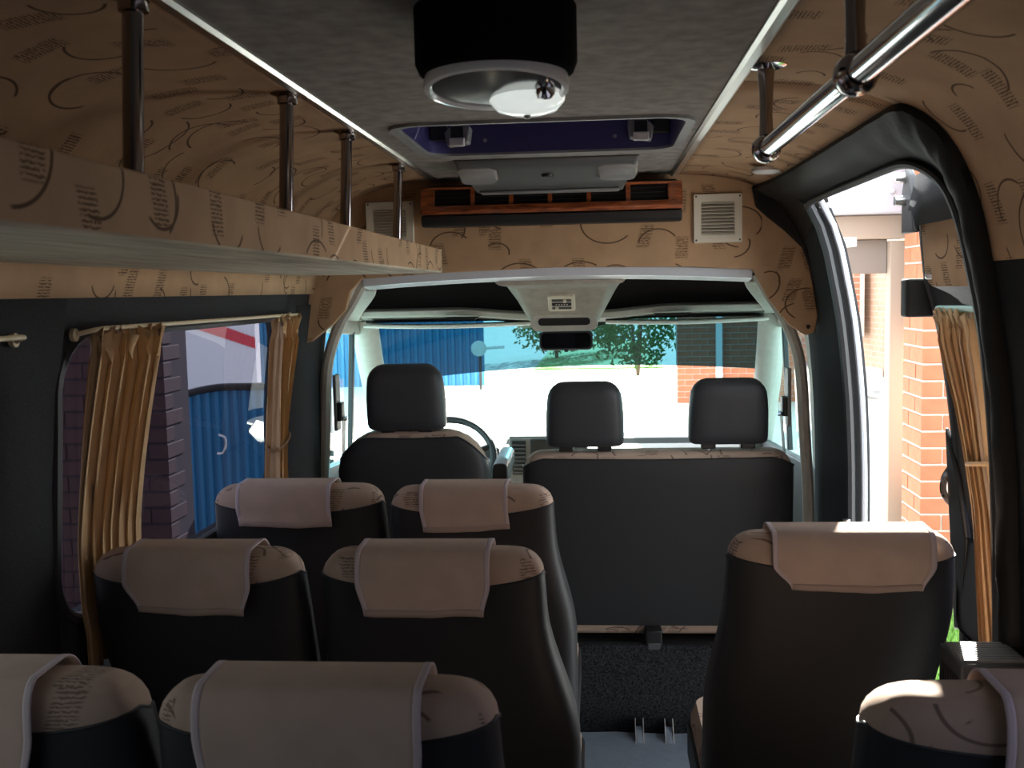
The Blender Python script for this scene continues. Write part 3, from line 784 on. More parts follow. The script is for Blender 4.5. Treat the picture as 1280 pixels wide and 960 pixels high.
def cab_back(root, xl, xr, y, z0, z1, rc, rec=.10, depth=.075):
    """rounded slab; rc = shoulder radius"""
    def dims(z, g=0):
        k = 1 if z < z1-rc else math.sqrt(max(0, 1-((z-(z1-rc))/rc)**2))
        return (xl+xr)/2, (xr-xl)/2-rc*(1-k)+g, depth*(.5+.5*k)+g, y+depth+(z1-z)*rec
    zs = [lerp(z0, z1-rc, i/8) for i in range(9)]+[z1-rc+rc*math.sin(math.radians(t)) for t in (12, 25, 40, 55, 68, 80, 87)]
    secs = [[(dims(z)[0]+dims(z)[1]*sup(2*math.pi*i/48, .35)[0], dims(z)[3]+dims(z)[2]*sup(2*math.pi*i/48, .5)[1], z) for i in range(48)] for z in zs]
    MB().loft(secs).build('cushion', 'seatfab', root, smooth=60)
    rows = []; top = []
    for i in range(41):
        a = math.pi+.0+(math.pi-.0)*i/40
        cx_, sy_ = sup(a, .35)[0], sup(a, .5)[1]
        ze = z1-.022-.002*math.cos(cx_*3)
        if abs(cx_) > .86: ze -= rc*.55*((abs(cx_)-.86)/.14)**1.5
        col = []
        for j in range(15):
            z = lerp(z0+.012, ze, j/14); c, hw, d, yc = dims(z, .006)
            col.append((c+hw*cx_, yc+d*sy_, z))
        rows.append(col); top.append(col[-1])
    sh = MB().grid(rows[::-1]).build('back_shell', 'leather', root, smooth=60)
    MB().tube(top, .003, 6).build('piping', 'leather', sh)
ds = thing('driver_seat', 'black driver seat with tall headrest behind the steering wheel', 'seat', (-.64, 3.75, -.28))
cab_back(ds, -.900, -.385, 3.45, .28, 1.012, .15)
headrest(ds, -.656, 3.47, 1.018, 1.243, .270)
MB().loft([[(-.64+x, 3.95+yy, z) for x, yy in rrect(.5, .5, .08, 5)] for z in (.20, .24, .34, .37)]).build('seat_cushion', 'seatfab', ds)
box('seat_box', 'dgrey', ds, -.86, -.42, 3.74, 4.15, -.28, .2)
ar = MB().loft([[(-.352+x, 3.60, .835+z) for x, z in rrect(.055, .085, .02, 4)], [(-.352+x, 3.92, .855+z) for x, z in rrect(.055, .07, .02, 4)]]).build('armrest', 'leather', ds, bevel=.006)
bs = thing('passenger_bench', 'wide black two-person bench back with two headrests', 'seat', (.19, 3.75, -.28))
cab_back(bs, -.258, .640, 3.45, .325, .935, .06, rec=.06)
headrest(bs, -.049, 3.47, .955, 1.175, .262); headrest(bs, .427, 3.47, .960, 1.180, .262)
MB().loft([[(.19+x, 3.93+yy, z) for x, yy in rrect(.9, .58, .06, 5)] for z in (.285, .30, .38, .41)]).build('seat_cushion', 'seatfab', bs)
for x0, x1 in ((-.24, .145), (.20, .62)):
    MB().loft([[(x, 3.50+yy, .318+zz) for yy, zz in ((0, -.016), (-.012, 0), (0, .016), (.1, .016), (.1, -.016))] for x in [lerp(x0, x1, i/6) for i in range(7)]]).build('cushion_edge', 'seatfab', bs, bevel=.006)
hg = box('hinge_bracket', 'black', bs, .145, .20, 3.425, 3.50, .262, .335, bevel=.004)
box('hinge_plate', 'dgrey', hg, .152, .193, 3.418, 3.428, .27, .295, bevel=.002)
# carpeted box carrying the bench
cb = thing('bench_box', 'speckled dark carpeted box under the passenger bench', 'seat box', (.0, 3.6, 0))
mb = MB(); rows = []
for i in range(21):
    x = lerp(-.98, .72, i/20)
    rows.append([(x, 3.385+.006*math.sin(i*1.7), 0), (x, 3.39, .1), (x, 3.40+.004*math.sin(i), .2), (x, 3.42, .285), (x, 3.45, .29)])
mb.grid(rows[::-1]).build('carpet_face', 'floorcarpet', cb, solid=.02, offset=-1, fix=True)
box('inner_box', 'dgrey', cb, -.28, .66, 3.52, 4.2, -.28, .26)
# floor anchors in front of the box: a rubber tongue between two bright cheeks
for i, (x, lab) in enumerate(((-.100, 'small seat anchor on the floor beside the aisle seats'), (.118, 'small seat anchor of the aisle pair, on the driver side'), (.215, 'small seat anchor of the aisle pair, on the sliding door side'))):
    an = thing('floor_anchor', lab, 'floor anchor', (x, 3.34, 0), 'seat anchors on the aisle floor')
    for sx in (-1, 1): MB().prism([(3.30, 0), (3.375, 0), (3.375, .055), (3.36, .06), (3.33, .03)], 'x', x+sx*.013-.001, x+sx*.013+.001).build('cheek', 'steel', an)
    MB().prism([(3.30, 0), (3.37, 0), (3.37, .03), (3.34, .028)], 'x', x-.0115, x+.0115).build('tongue', 'rubberfloor', an, bevel=.003)

# seat belts on the two pillars
for side, lab in ((-1, 'driver seat belt hanging from the left pillar'), (1, 'passenger seat belt hanging from the right pillar')):
    x = CX+side*(.80 if side < 0 else .79); y = 3.62
    sb = thing('seat_belt', lab, 'seat belt', (x, y, .4))
    MB().loft([[(x+side*.012-side*.018+a, yy, z) for a, yy in ((-.006, y-.03), (.006, y-.03), (.006, y+.03), (-.006, y+.03))] for z in (1.0, 1.20)]).build('height_rail', 'grey', sb, bevel=.003)
    MB().loft([[(x-side*.018+a, y+b, z) for a, b in rrect(.022, .05, .008, 3)] for z in (1.035, 1.05, 1.09, 1.10)]).build('upper_guide', 'black', sb)
    MB().tube([(x-side*.03, y-.028, 1.045), (x-side*.036, y, 1.038), (x-side*.03, y+.028, 1.045)], .006, 8).build('loop', 'steel', sb)
    xe = x-side*(.03 if side > 0 else -.01)
    MB().loft([[(lerp(x-side*.03, x+side*(.02 if side > 0 else .0), t)-.001+a, y+b, lerp(1.045, .42, t)) for a, b in ((0, -.023), (.002, -.023), (.002, .023), (0, .023))] for t in [i/6 for i in range(7)]]).build('webbing', 'dgrey', sb)

# ------------------------------------------------------------------ luggage rack
lr = thing('luggage_rack', 'suede covered luggage shelf hung from the ceiling on chrome posts', 'luggage rack', (-.72, 1.3, 1.545))
XS = -.50; YE = 3.26
def outx(z): return CX-u_of_z(z)+.012
mb = MB(); mb.box(XS, XS+.012, YB+.02, YE, 1.547, 1.617); mb.build('front_fascia', 'fabric', lr, smooth=0, bevel=.003)['label'] = 'patterned suede front edge of the shelf'
mb = MB(); mb.box(outx(1.56), XS+.001, YB+.02, YE, 1.560, 1.575); mb.build('shelf_top', 'fabric', lr, smooth=0)
mb = MB(); mb.box(outx(1.545), XS+.011, YB+.02, YE, 1.543, 1.5595); mb.build('shelf_underside', 'shelfunder', lr, smooth=0, bevel=.003)['label'] = 'pale underside of the shelf'
mb = MB(); mb.box(outx(1.6), XS+.012, YE+.0005, YE+.012, 1.544, 1.617); mb.build('end_board', 'shelfunder', lr, smooth=0)
for y in (1.245, 1.87, 2.32, 2.925):
    xb = -.565; xt = -.552; zt = z_of_u(abs(xt-CX))
    p = MB().tube([(xb, y, 1.572), (xt, y, zt)], .0125, 16).build('post', 'dchrome', lr)
    MB().lathe([(0, .004), (.030, .004), (.030, -.003), (.018, -.008), (.018, -.020), (.0135, -.022), (0, -.022)], (xt, y, zt), n=20).build('flange', 'dchrome', p)

# grab rail on the right
gr = thing('grab_rail', 'long chrome grab rail below the ceiling over the sliding door side', 'grab rail', (.28, 1.0, 1.70))
MB().tube([(.28, -.6, 1.705), (.28, 1.765, 1.705)], .0155, 20).build('tube', 'chrome', gr)
for y in (1.17, 1.768):
    j = MB().lathe([(0, -.026), (.017, -.026), (.0215, -.018), (.024, 0), (.0215, .018), (.017, .026), (0, .026)], (.28, y, 1.705), 'y', 20).build('joint', 'dchrome', gr)
    zt = z_of_u(.283+.137)
    b = MB().tube([(.28, y, 1.72), (.281, y+.01, 1.76), (.283, y+.02, 1.80), (.283, y+.025, zt)], [.012, .0105, .0115, .015], 14).build('bracket', 'dchrome', gr)
    MB().lathe([(0, .003), (.034, .003), (.034, -.002), (.020, -.007), (0, -.008)], (.283, y+.025, zt), n=22).build('flange', 'chrome', b)
MB().lathe([(0, 0), (.012, .001), (.020, .008), (.0235, .02), (.0235, .03), (0, .03)][::-1], (.28, 1.80, 1.705), 'y', 20) if 0 else None
# little round ceiling spot lamp
sp = thing('ceiling_spot', 'small round white lamp on the suede ceiling near the sliding door', 'lamp', (.485, 3.03, 1.79))
zc = z_of_u(.622); sec = MB().lathe([(0, .004), (.044, .004), (.044, -.006), (.036, -.012), (0, -.014)], (.485, 3.03, zc-.002), n=26)
sec.build('lens', 'white', sp)
MB().lathe([(.040, .002), (.047, .002), (.047, -.007), (.040, -.007)], (.485, 3.03, zc-.002), n=26).build('ring', 'alu', sp)

# ------------------------------------------------------------------ ceiling fittings
# black drum with tilted silver disc and opal bowl
dr = thing('ceiling_lamp', 'black felt drum ceiling lamp with silver disc and opal bowl', 'lamp', (-.128, 1.38, 1.72))
DC = (-.128, 1.385)
MB().lathe([(0, 0), (.106, 0), (.106, -.070), (.101, -.082), (.088, -.088), (0, -.088)], (*DC, CEIL), n=48).build('drum', 'drum', dr)
Rt = Matrix.Rotation(math.radians(-6), 4, 'X')
def tilt(mb, c):
    C0 = Vector(c); mb.v = [tuple(C0+Rt @ (Vector(v)-C0)) for v in mb.v]; return mb
zc = CEIL-.098
tilt(MB().lathe([(.082, .012), (.094, .010), (.0965, 0), (.0945, -.006), (.088, -.007), (.084, -.002)], (*DC, zc), n=48), (*DC, zc)).build('rim', 'lampwhite', dr)
tilt(MB().lathe([(0, .006), (.086, .004), (.086, -.003), (.06, -.0045), (0, -.0055)], (*DC, zc), n=48), (*DC, zc)).build('reflector_disc', 'silver', dr)
MB().lathe([(0, -.030), (.022, -.029), (.040, -.024), (.051, -.012), (.054, .006), (0, .006)], (DC[0]+.036, DC[1]+.055, zc), n=32).build('opal_bowl', 'bowl_bright', dr)
MB().lathe([(0, -.006), (.004, -.005), (.005, 0), (0, .001)], (DC[0]+.036, DC[1]+.055, zc-.029), n=10).build('finial', 'steel', dr)
b2 = MB().lathe([(0, -.014), (.010, -.013), (.014, -.006), (.014, .004), (0, .004)], (DC[0]+.062, DC[1]+.01, zc-.004), n=16).build('bulb', 'chrome', dr)

# roof hatch
rh = thing('roof_hatch', 'rounded roof hatch with silver frame and dark blue well', 'roof hatch', ((HX0+HX1)/2, (HY0+HY1)/2, CEIL-.01))
hx, hy = (HX0+HX1)/2, (HY0+HY1)/2; hw_, hl = HX1-HX0, HY1-HY0
def rr(w, l, r, z): return [(x, y, z) for x, y in rrect(w, l, r, 8, hx, hy)]
MB().loft([rr(hw_+.042, hl+.036, .085, CEIL+.001), rr(hw_+.036, hl+.03, .083, CEIL-.007), rr(hw_-.006, hl-.006, .07, CEIL-.006), rr(hw_-.010, hl-.010, .068, CEIL+.008)], cap=False).build('frame', 'grey', rh, smooth=40)
MB().loft([rr(hw_-.012, hl-.012, .065, CEIL+.0), rr(hw_-.012, hl-.012, .065, CEIL+.13)], cap=False).build('well', 'hatchblue', rh)
MB().prism([(x, y) for x, y in rrect(hw_-.014, hl-.014, .065, 8, hx, hy)], 'z', CEIL+.13, CEIL+.14).build('lid', 'hatchblue', rh)
for sx in (-1, 1):
    xx = hx+sx*.235; yy = HY1-.075
    lt = MB().loft([[(xx+sx*a, yy+b, CEIL+c) for a, b, c in ((-.028, .0, .02), (.028, 0, .012), (.034, 0, .045), (.0, 0, .075), (-.034, 0, .06))], [(xx+sx*a, yy+.06, CEIL+c) for a, c in ((-.028, .02), (.028, .012), (.034, .045), (.0, .075), (-.034, .06))]]).build('latch', 'grey', rh, bevel=.004)
    box('latch_core', 'black', lt, xx-.016, xx+.016, yy-.006, yy+.01, CEIL+.030, CEIL+.058)
    box('latch_arm', 'black', rh, min(xx+sx*.03, xx+sx*.075), max(xx+sx*.03, xx+sx*.075), yy+.02, yy+.05, CEIL+.03, CEIL+.07, bevel=.003)
    box('latch_tab', 'white', lt, xx-.020, xx+.020, yy-.012, yy+.0, CEIL+.008, CEIL+.030, bevel=.003)
    MB().lathe([(0, 0), (.006, 0), (.005, -.004), (0, -.005)], (hx+sx*.17, HY1-.007, CEIL+.032), 'y', 12).build('screw', 'steel', rh)

# console lamp behind the hatch
cl = thing('reading_lamp_console', 'grey ceiling console with two clear lamp lenses behind the hatch', 'lamp', (-.137, 3.0, 1.775))
def cls(y, z, w, h): return [(-.137-w, y, z+h), (-.137-w+.012, y, z), (-.137+w-.012, y, z), (-.137+w, y, z+h)]
MB().loft([cls(2.905, CEIL-.010, .262, .012), cls(2.93, CEIL-.026, .258, .026), cls(3.03, CEIL-.046, .245, .046), cls(3.09, CEIL-.070, .232, .070), cls(3.16, CEIL-.072, .228, .072), cls(3.2, CEIL-.04, .222, .04)]).build('body', 'dgrey', cl, smooth=30, bevel=.006).data.materials[0] = M['mgrey']
for sx in (-1, 1):
    xc_ = -.137+sx*.197
    MB().loft([[(xc_+x*k, 2.975+y*k*.9, CEIL-.024-y*.22+dz_) for x, y in rrect(.115, .12, .03, 5)] for dz_, k in ((.0, 1), (-.014, .97), (-.020, .86))]).build('lens', 'lens', cl)
    box('reflector', 'white', cl, xc_-.035, xc_+.035, 2.96, 3.0, CEIL-.030, CEIL-.018)
MB().lathe([(0, 0), (.017, 0), (.015, -.007), (0, -.008)], (-.137, 2.99, CEIL-.038), n=16).build('switch', 'black', cl)
box('flap', 'grey', cl, -.137-.205, -.137+.205, 3.085, 3.15, CEIL-.0765, CEIL-.070, bevel=.003)

# air conditioning unit
ac = thing('air_conditioner', 'burl wood trimmed air conditioning unit with six dark outlets', 'air conditioner', (-.143, 3.37, 1.69))
AX0, AX1, AY, AZ0, AZ1 = -.556, .266, 3.305, 1.690, 1.816
box('body', 'black', ac, AX0+.01, AX1-.01, AY+.03, 3.437, AZ0+.003, AZ1+.005, bevel=.008)
MB().loft([[(x, AY+a, z) for a, z in ((.012, AZ0), (.0, AZ0+.010), (-.004, AZ0+.034), (.03, AZ0+.036), (.06, AZ0))] for x in (AX0, AX0+.006, AX1-.006, AX1)]).build('lower_fascia', 'black', ac, bevel=.004)
fz0, fz1 = AZ0+.036, AZ1
fr = MB()
fr.loft([[(x, AY+a, z) for a, z in ((-.012, fz0), (-.020, fz0+.010), (-.012, fz0+.028), (.03, fz0+.028), (.03, fz0))] for x in (AX0, AX1)])
fr.loft([[(x, AY+a, z) for a, z in ((.0, fz1-.012), (-.004, fz1-.004), (.03, fz1), (.03, fz1-.012))] for x in (AX0, AX1)])
for xa, xb in ((AX0, AX0+.045), (AX1-.045, AX1)): fr.loft([[(x, AY+a, z) for a, z in ((-.012, fz0+.02), (-.002, fz1-.008), (.03, fz1-.008), (.03, fz0+.02))] for x in (xa, xb)])
fm = fr.build('wood_fascia', 'wood', ac, smooth=40, bevel=.003)
wdt = (AX1-AX0-.09)/6
for i in range(1, 6):
    xd = AX0+.045+wdt*i
    MB().loft([[(x, AY+a, z) for a, z in ((-.010, fz0+.026), (-.001, fz1-.010), (.02, fz1-.010), (.02, fz0+.026))] for x in (xd-.007, xd+.007)]).build('divider', 'wood', ac)
for i in range(6):
    xd = AX0+.045+wdt*(i+.5)
    ot = box('outlet', 'black', ac, xd-wdt/2+.007, xd+wdt/2-.007, AY+.022, AY+.03, fz0+.026, fz1-.01)
    for j in range(3): box('vane', 'black', ot, xd-wdt/2+.008, xd+wdt/2-.008, AY+.004, AY+.021, fz0+.040+j*.014, fz0+.0415+j*.014)

# wall air vents
def vent(x0, x1, z0, z1, label):
    v = thing('air_vent', label, 'air vent', ((x0+x1)/2, 3.43, z0), 'vents on the bulkhead board')
    y = YF-.0125
    def R(w, h, yy): return [(( x0+x1)/2+a, yy, (z0+z1)/2+b) for a, b in rrect(w, h, .004, 2)]
    W_, H_ = x1-x0, z1-z0
    MB().loft([R(W_, H_, y), R(W_-.004, H_-.004, y-.012), R(W_-.05, H_-.05, y-.010), R(W_-.054, H_-.054, y-.001)], cap=False).build('frame', 'cream', v, smooth=25)
    box('backing', 'black', v, x0+.02, x1-.02, y-.002, y, z0+.02, z1-.02)
    ns = 10
    for i in range(ns):
        z = z0+.030+(H_-.060)*i/(ns-1)
        MB().prism([(y-.012, z-.004), (y-.011, z-.001), (y-.002, z+.005), (y-.002, z+.002)], 'x', x0+.024, x1-.024).build('slat', 'cream', v, smooth=0)
    for a in (x0+.009, x1-.009):
        for b in (z0+.009, z1-.009): MB().lathe([(0, 0), (.0035, 0), (.003, -.002), (0, -.002)], (a, y-.011, b), 'y', 8).build('screw', 'dgrey', v)
vent(-.762, -.602, 1.640, 1.784, 'cream slatted air vent behind the luggage rack posts')
vent(.311, .468, 1.622, 1.780, 'cream slatted air vent right of the wood trimmed unit')

# ------------------------------------------------------------------ curtains
def curtain(name, label, fx, y_of, z0, z1, folds, amp, seed, m='curtain', nz=26, header=.035, ampf=lambda z: 1):
    """fx(z) inner X of the wall; y_of(t in 0..1, w in -1..1) -> Y"""
    rnd = random.Random(seed); n_ = folds*10
    ph = [rnd.uniform(-.5, .5) for _ in range(folds+1)]; am = [rnd.uniform(.6, 1.25) for _ in range(folds+1)]
    rows = []
    for i in range(nz+1):
        t = i/nz; z = lerp(z1, z0, t); row = []
        for j in range(n_+1):
            w = -1+2*j/n_; f = j/10; k = min(folds, int(f))
            a = amp*ampf(z)*lerp(am[k], am[min(folds, k+1)], f-k)
            if z > z1-header: a *= .65+.35*math.cos(j*2.2)
            x, y = fx(z), y_of(t, w)
            th = 2*math.pi*f+ph[k]*.6+t*.8*math.sin(seed+k)
            ruf = max(0, 1-(z1-z)/header) if header else 0
            row.append((x+a*(math.sin(th)+.28*math.sin(3*th+1))+.010*ruf*math.sin(th*2+k), y+.009*math.sin(2*th+.6), z+(.012*math.sin(th*2)+.008 if i == 0 else 0)))
        rows.append(row)
    o = MB().grid(rows).build(name, m, None, smooth=80, fix=False)
    k = o.modifiers.new('solid', 'SOLIDIFY'); k.thickness = .002; k.offset = 0
    tag(o, label, 'curtain'); return o
lx = lambda z: CX-u_of_z(z)+.046
c1 = curtain('curtain', 'wide loose tan pleated curtain at the back edge of the tinted window', lambda z: lx(z)-.030*min(1, max(0, (1.40-z)/.38))+.006*sstep(.88, .84, z), lambda t, w: 2.005+.012*t+w*(.145-.012*t), .76, 1.412, 7, .023, 3, ampf=lambda z: lerp(.34, 1, min(1, max(0, (z-1.0)/.40))))
yt_ = lambda t: 3.065+.035*t if t < .45 else 3.08
c2_ = curtain('curtain', 'narrow tan curtain tied with a dark cord at the front of the tinted window', lx, lambda t, w: 3.085-.045*sstep(0, .55, t)+w*(.105-.05*sstep(0, .45, t)+.03*sstep(.5, .9, t)), .60, 1.408, 6, .020, 5)
tp = [(lx(1.05)+.026*math.cos(a), 3.045+.072*math.sin(a), 1.045+.02*math.sin(a)) for a in [i*2*math.pi/20 for i in range(20)]]
MB().tube(tp, .005, 6, closed=True).build('tie_cord', 'ctie', c2_)
tp = [(lx(.95)+.03*math.cos(a), 2.10+.075*math.sin(a), .90+.07*math.cos(a+.5)) for a in [math.pi*.1+i*math.pi/14 for i in range(15)]]
MB().tube(tp, .008, 6).build('tie_loop', 'curtain', c1)
def rod(y0, y1, label):
    rt = thing('curtain_rod', label, 'curtain rod', (lx(1.42), y0, 1.41))
    pts = [(lx(1.42)-.030, y0-.02, 1.418), (lx(1.42)-.005, y0, 1.425)]+[(lx(1.42)+.002, lerp(y0+.02, y1-.02, i/8), 1.427-.004*i/8) for i in range(9)]+[(lx(1.42)-.005, y1, 1.422), (lx(1.42)-.030, y1+.02, 1.415)]
    MB().tube(pts, .0045, 8).build('rail', 'cord', rt)
    for y in (y0-.02, y1+.02): MB().lathe([(0, -.004), (.012, -.004), (.012, .004), (0, .004)], (lx(1.42)-.034, y, 1.417), 'x', 12).build('end_mount', 'cord', rt)
rod(1.87, 3.19, 'thin brass curtain rod above the tinted window with the tan curtains')
rod(-.1, 1.63, 'thin brass curtain rod over the rearmost side window')

# ------------------------------------------------------------------ sliding door standing open
DP = [(.735, 1.80), (.765, 1.753), (.785, 1.65), (.801, 1.487), (.832, 1.386), (.862, 1.2), (.887, .98), (.900, .7), (.905, .3), (.905, -.2)]
def dxz(z): return interp([(b, a) for a, b in DP], z)
sd = root_struct('door_1', (.85, 2.0, -.2), 'sliding door standing open behind the passenger pillar, with suede panel and curtain', 'door')
DY0, DY1 = 1.32, 2.68
def dface(y0, y1, z0, z1, n_=10): return [[(dxz(z), y, z) for z in [lerp(z0, z1, j/n_) for j in range(n_+1)]] for y in (y0, y1)]
mb = MB()
def dpatch(pts_y, zz):  # ring pieces round the door window
    mb.grid(dface(*pts_y, *zz))
for py, pz in (((DY0, DY1-.03), (-.2, .82)), ((DY0, DY1-.05), (1.41, 1.62)), ((DY0, 1.46), (.82, 1.41)), ((2.58, DY1-.03), (.82, 1.41))): dpatch(py, pz)
# rounded upper front corner
arc = [(DY1-.05-.11+.11*math.sin(a), 1.62+.13*(1-0)*0+.12*math.cos(a)) for a in [math.pi/2*i/8 for i in range(9)]]
mb.grid([[(dxz(1.62), y, 1.62) for y in [lerp(DY0, DY1-.05, i/10) for i in range(11)]], [(dxz(min(z, 1.75)), y, z) for y, z in [(lerp(DY0, DY1-.05-.015*i*0, i/10), 1.745-.105*sstep(.86, 1, i/10)**1.3) for i in range(11)]]])
mb.build('inner_panel', 'carpet', sd, smooth=60, solid=.035, offset=-1, fix=False)
pts = [(dxz(z)+.015, DY1-.045-(.09*sstep(1.62, 1.75, z)), z) for z in [lerp(-.2, 1.74, j/30) for j in range(31)]]
MB().tube(pts, .020, 10).build('front_edge', 'rubber', sd)
pts = [(x+.020, y+.012, z) for x, y, z in pts]
MB().tube(pts, .014, 8).build('outer_edge', 'bodypaint', sd)
mb = MB(); mb.grid([[(dxz(z)+.03, y, z) for z in [lerp(.80, 1.43, j/8) for j in range(9)]] for y in (1.44, 2.60)]); mb.build('door_pane', 'dark', sd, fix=False)
# suede panel
secs = []
for k in (-.006, -.014):
    secs.append([(dxz(z)+k, y, z) for y, z in [(2.28+a, 1.563+b) for a, b in rrect(.62, .185, .045, 5)]])
sp_ = MB().loft(secs).build('suede_panel', 'fabric', sd)
for y, z in ((2.55, 1.635), (2.545, 1.495)): MB().lathe([(0, 0), (.008, 0), (.007, -.012), (0, -.014)], (dxz(z)-.014, y, z), 'x', 12).build('panel_bolt', 'steel', sp_)
# catch box on the front edge, lever handle, door pocket
MB().loft([[(x, 2.685+yy, z) for x, yy in rrect(.075, .06, .01, 3, .80, 0)] for z in (1.395, 1.49)]).build('catch_box', 'black', sd, bevel=.006)
hb = MB().loft([[(dxz(z)-.012, y, z) for y, z in ((2.66, 1.12), (2.60, 1.0), (2.56, .85), (2.60, .62), (2.66, .60))], [(dxz(z)+.005, y, z) for y, z in ((2.67, 1.12), (2.60, 1.0), (2.56, .85), (2.60, .62), (2.67, .60))]]).build('handle_plate', 'black', sd, bevel=.006)
MB().tube(catmull([(.880, 2.660, 1.02), (.864, 2.665, .99), (.863, 2.665, .95), (.884, 2.660, .92)], 5), .009, 8).build('lever_handle', 'dchrome', hb)
MB().loft([[(dxz(.75)-k, 2.52+a, .74+b) for a, b in rrect(.2, .24, .03, 4)] for k in (.0, .016, .012)]).build('pocket', 'black', hb)
MB().prism([(2.56, 1.60), (2.60, 1.74), (2.63, 1.76), (2.66, 1.70), (2.66, 1.60)], 'x', .748, .765).build('roller_arm', 'dgrey', sd, bevel=.004)
for z in (1.735, 1.68): MB().lathe([(0, -.02), (.012, -.02), (.012, .008), (0, .01)], (.745, 2.635, z), 'x', 12).build('arm_bolt', 'steel', sd)
dcx = lambda z: dxz(z)-.045
cd = curtain('curtain', 'tan curtain with a pale tie hanging inside the open sliding door', dcx, lambda t, w: 2.37-.10*t+w*(.115-.05*sstep(0, .45, t)+.02*sstep(.55, 1, t)), .66, 1.405, 6, .017, 9)
tp = [(dcx(1.06)+.028*math.cos(a), 2.31+.07*math.sin(a), 1.085-.012*math.sin(a)) for a in [i*2*math.pi/20 for i in range(20)]]
MB().tube(tp, .006, 6, closed=True).build('tie_band', 'curtain', cd)
rt = thing('curtain_rod', 'pale teal curtain rail inside the open sliding door', 'curtain rod', (.8, 2.3, 1.40))
MB().tube([(dxz(1.41)-.005, 2.50, 1.410), (dcx(1.41), 2.47, 1.420), (dcx(1.41), 2.2, 1.424), (dcx(1.41), 1.5, 1.424)], .007, 8).build('rail', mat('teal_rail', (.35, .62, .60), .4), rt)

# ribbed heater box inside the opening
hb = thing('heater_box', 'small grey ribbed heater box at the rear edge of the door opening', 'heater', (.66, 1.86, 0))
box('case', 'dgrey', hb, .612, .725, 1.79, 1.905, 0, .826, bevel=.004)
for i in range(9): box('rib', 'grey', hb, .618, .7248, 1.80+i*.011, 1.805+i*.011, .826, .831)
for i in range(8): box('slot', 'black', hb, .610, .613, 1.80+i*.0125, 1.805+i*.0125, .55, .80)

# ------------------------------------------------------------------ outside
gnd = MB(); gnd.box(-60, 60, -40, 80, -.56, -.5)
g = gnd.build('ground', 'concrete', None, smooth=0); struct(g, 'pale sunlit concrete yard round the minibus', 'ground')

BM = {}
def brick_mesh(lx_, ly_, m):
    key = (lx_, ly_, m)
    if key not in BM:
        me = bpy.data.meshes.new('brick'); b = .004; h = .088
        mb = MB(); mb.loft([[(x, y, z) for x, y in ((-lx_/2+q, -ly_/2+q), (lx_/2-q, -ly_/2+q), (lx_/2-q, ly_/2-q), (-lx_/2+q, ly_/2-q))] for z, q in ((0, b), (b, 0), (h-b, 0), (h, b))])
        me.from_pydata(mb.v, [], mb.f); me.materials.append(M[m]); BM[key] = me
    return BM[key]
def brick(par, x, y, z, lx_, ly_, m):
    o = bpy.data.objects.new('brick', brick_mesh(lx_, ly_, m)); COL.objects.link(o); o.parent = par
    o.location = Vector((x+lx_/2+random.uniform(-.0015, .0015), y+ly_/2+random.uniform(-.0015, .0015), z))-WL[par.name]
PX, PY = 1.902, 6.3
pl = thing('brick_pillar', 'orange red brick pillar standing outside the open sliding door', 'pillar', (PX+.25, PY+.2, -.5))
box('mortar_core', 'mortar', pl, PX+.006, PX+.508, PY+.006, PY+.375, -.5, 2.3)
for k in range(28):
    z = -.495+k*.1
    if k % 2 == 0:
        for a in (0, .26): brick(pl, PX+a, PY, z, .25, .12, 'brick')
        brick(pl, PX, PY+.13, z, .12, .25, 'brick')
    else:
        brick(pl, PX, PY, z, .12, .25, 'brick'); brick(pl, PX+.13, PY, z, .25, .12, 'brick'); brick(pl, PX+.39, PY, z, .12, .12, 'brick'); brick(pl, PX, PY+.26, z, .12, .12, 'brick')
# brick pier seen through the tinted window
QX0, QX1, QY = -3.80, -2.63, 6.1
pq = thing('brick_pier', 'red brick pier in painted shade outside the tinted window', 'wall', ((QX0+QX1)/2, QY+.1, -.5))
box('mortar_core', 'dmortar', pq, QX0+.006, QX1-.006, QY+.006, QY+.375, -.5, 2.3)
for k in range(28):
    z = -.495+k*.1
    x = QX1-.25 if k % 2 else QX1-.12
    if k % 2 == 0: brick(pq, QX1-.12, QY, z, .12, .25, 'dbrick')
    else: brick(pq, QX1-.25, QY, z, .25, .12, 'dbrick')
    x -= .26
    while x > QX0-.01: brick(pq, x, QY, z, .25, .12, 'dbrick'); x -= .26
# porch frame outside the door
pf = thing('porch_frame', 'beige post and beams of a porch with a pale lilac fascia', 'porch', (1.6, 6.95, -.5))
box('post', 'beam', pf, 1.865, 1.957, 6.86, 6.98, -.5, 1.75, bevel=.006)
box('upper_beam', 'beam', pf, -.2+1.0, 3.2, 6.84, 7.0, 1.765, 1.915, bevel=.008)
box('lower_beam', 'gbeam', pf, .9, 1.864, 6.93, 7.03, 1.545, 1.764, bevel=.006)
box('fascia', 'render', pf, .8, 3.4, 6.70, 6.84, 1.917, 2.25, bevel=.01)
box('soffit', 'render', pf, .8, 3.4, 6.842, 8.2, 1.917, 1.96)
MB().lathe([(0, 0), (.02, 0), (.015, -.015), (0, -.018)], (1.83, 6.70, 2.05), 'y', 12).build('fixing', 'render', pf)
ub = thing('upper_wall', 'orange brick wall above the porch fascia', 'wall', (2.1, 6.9, 2.25))
mb = MB(); mb.box(.8, 3.6, 6.75, 7.2, 2.252, 2.9); mb.build('brick_face', 'brickfar', ub, smooth=0)
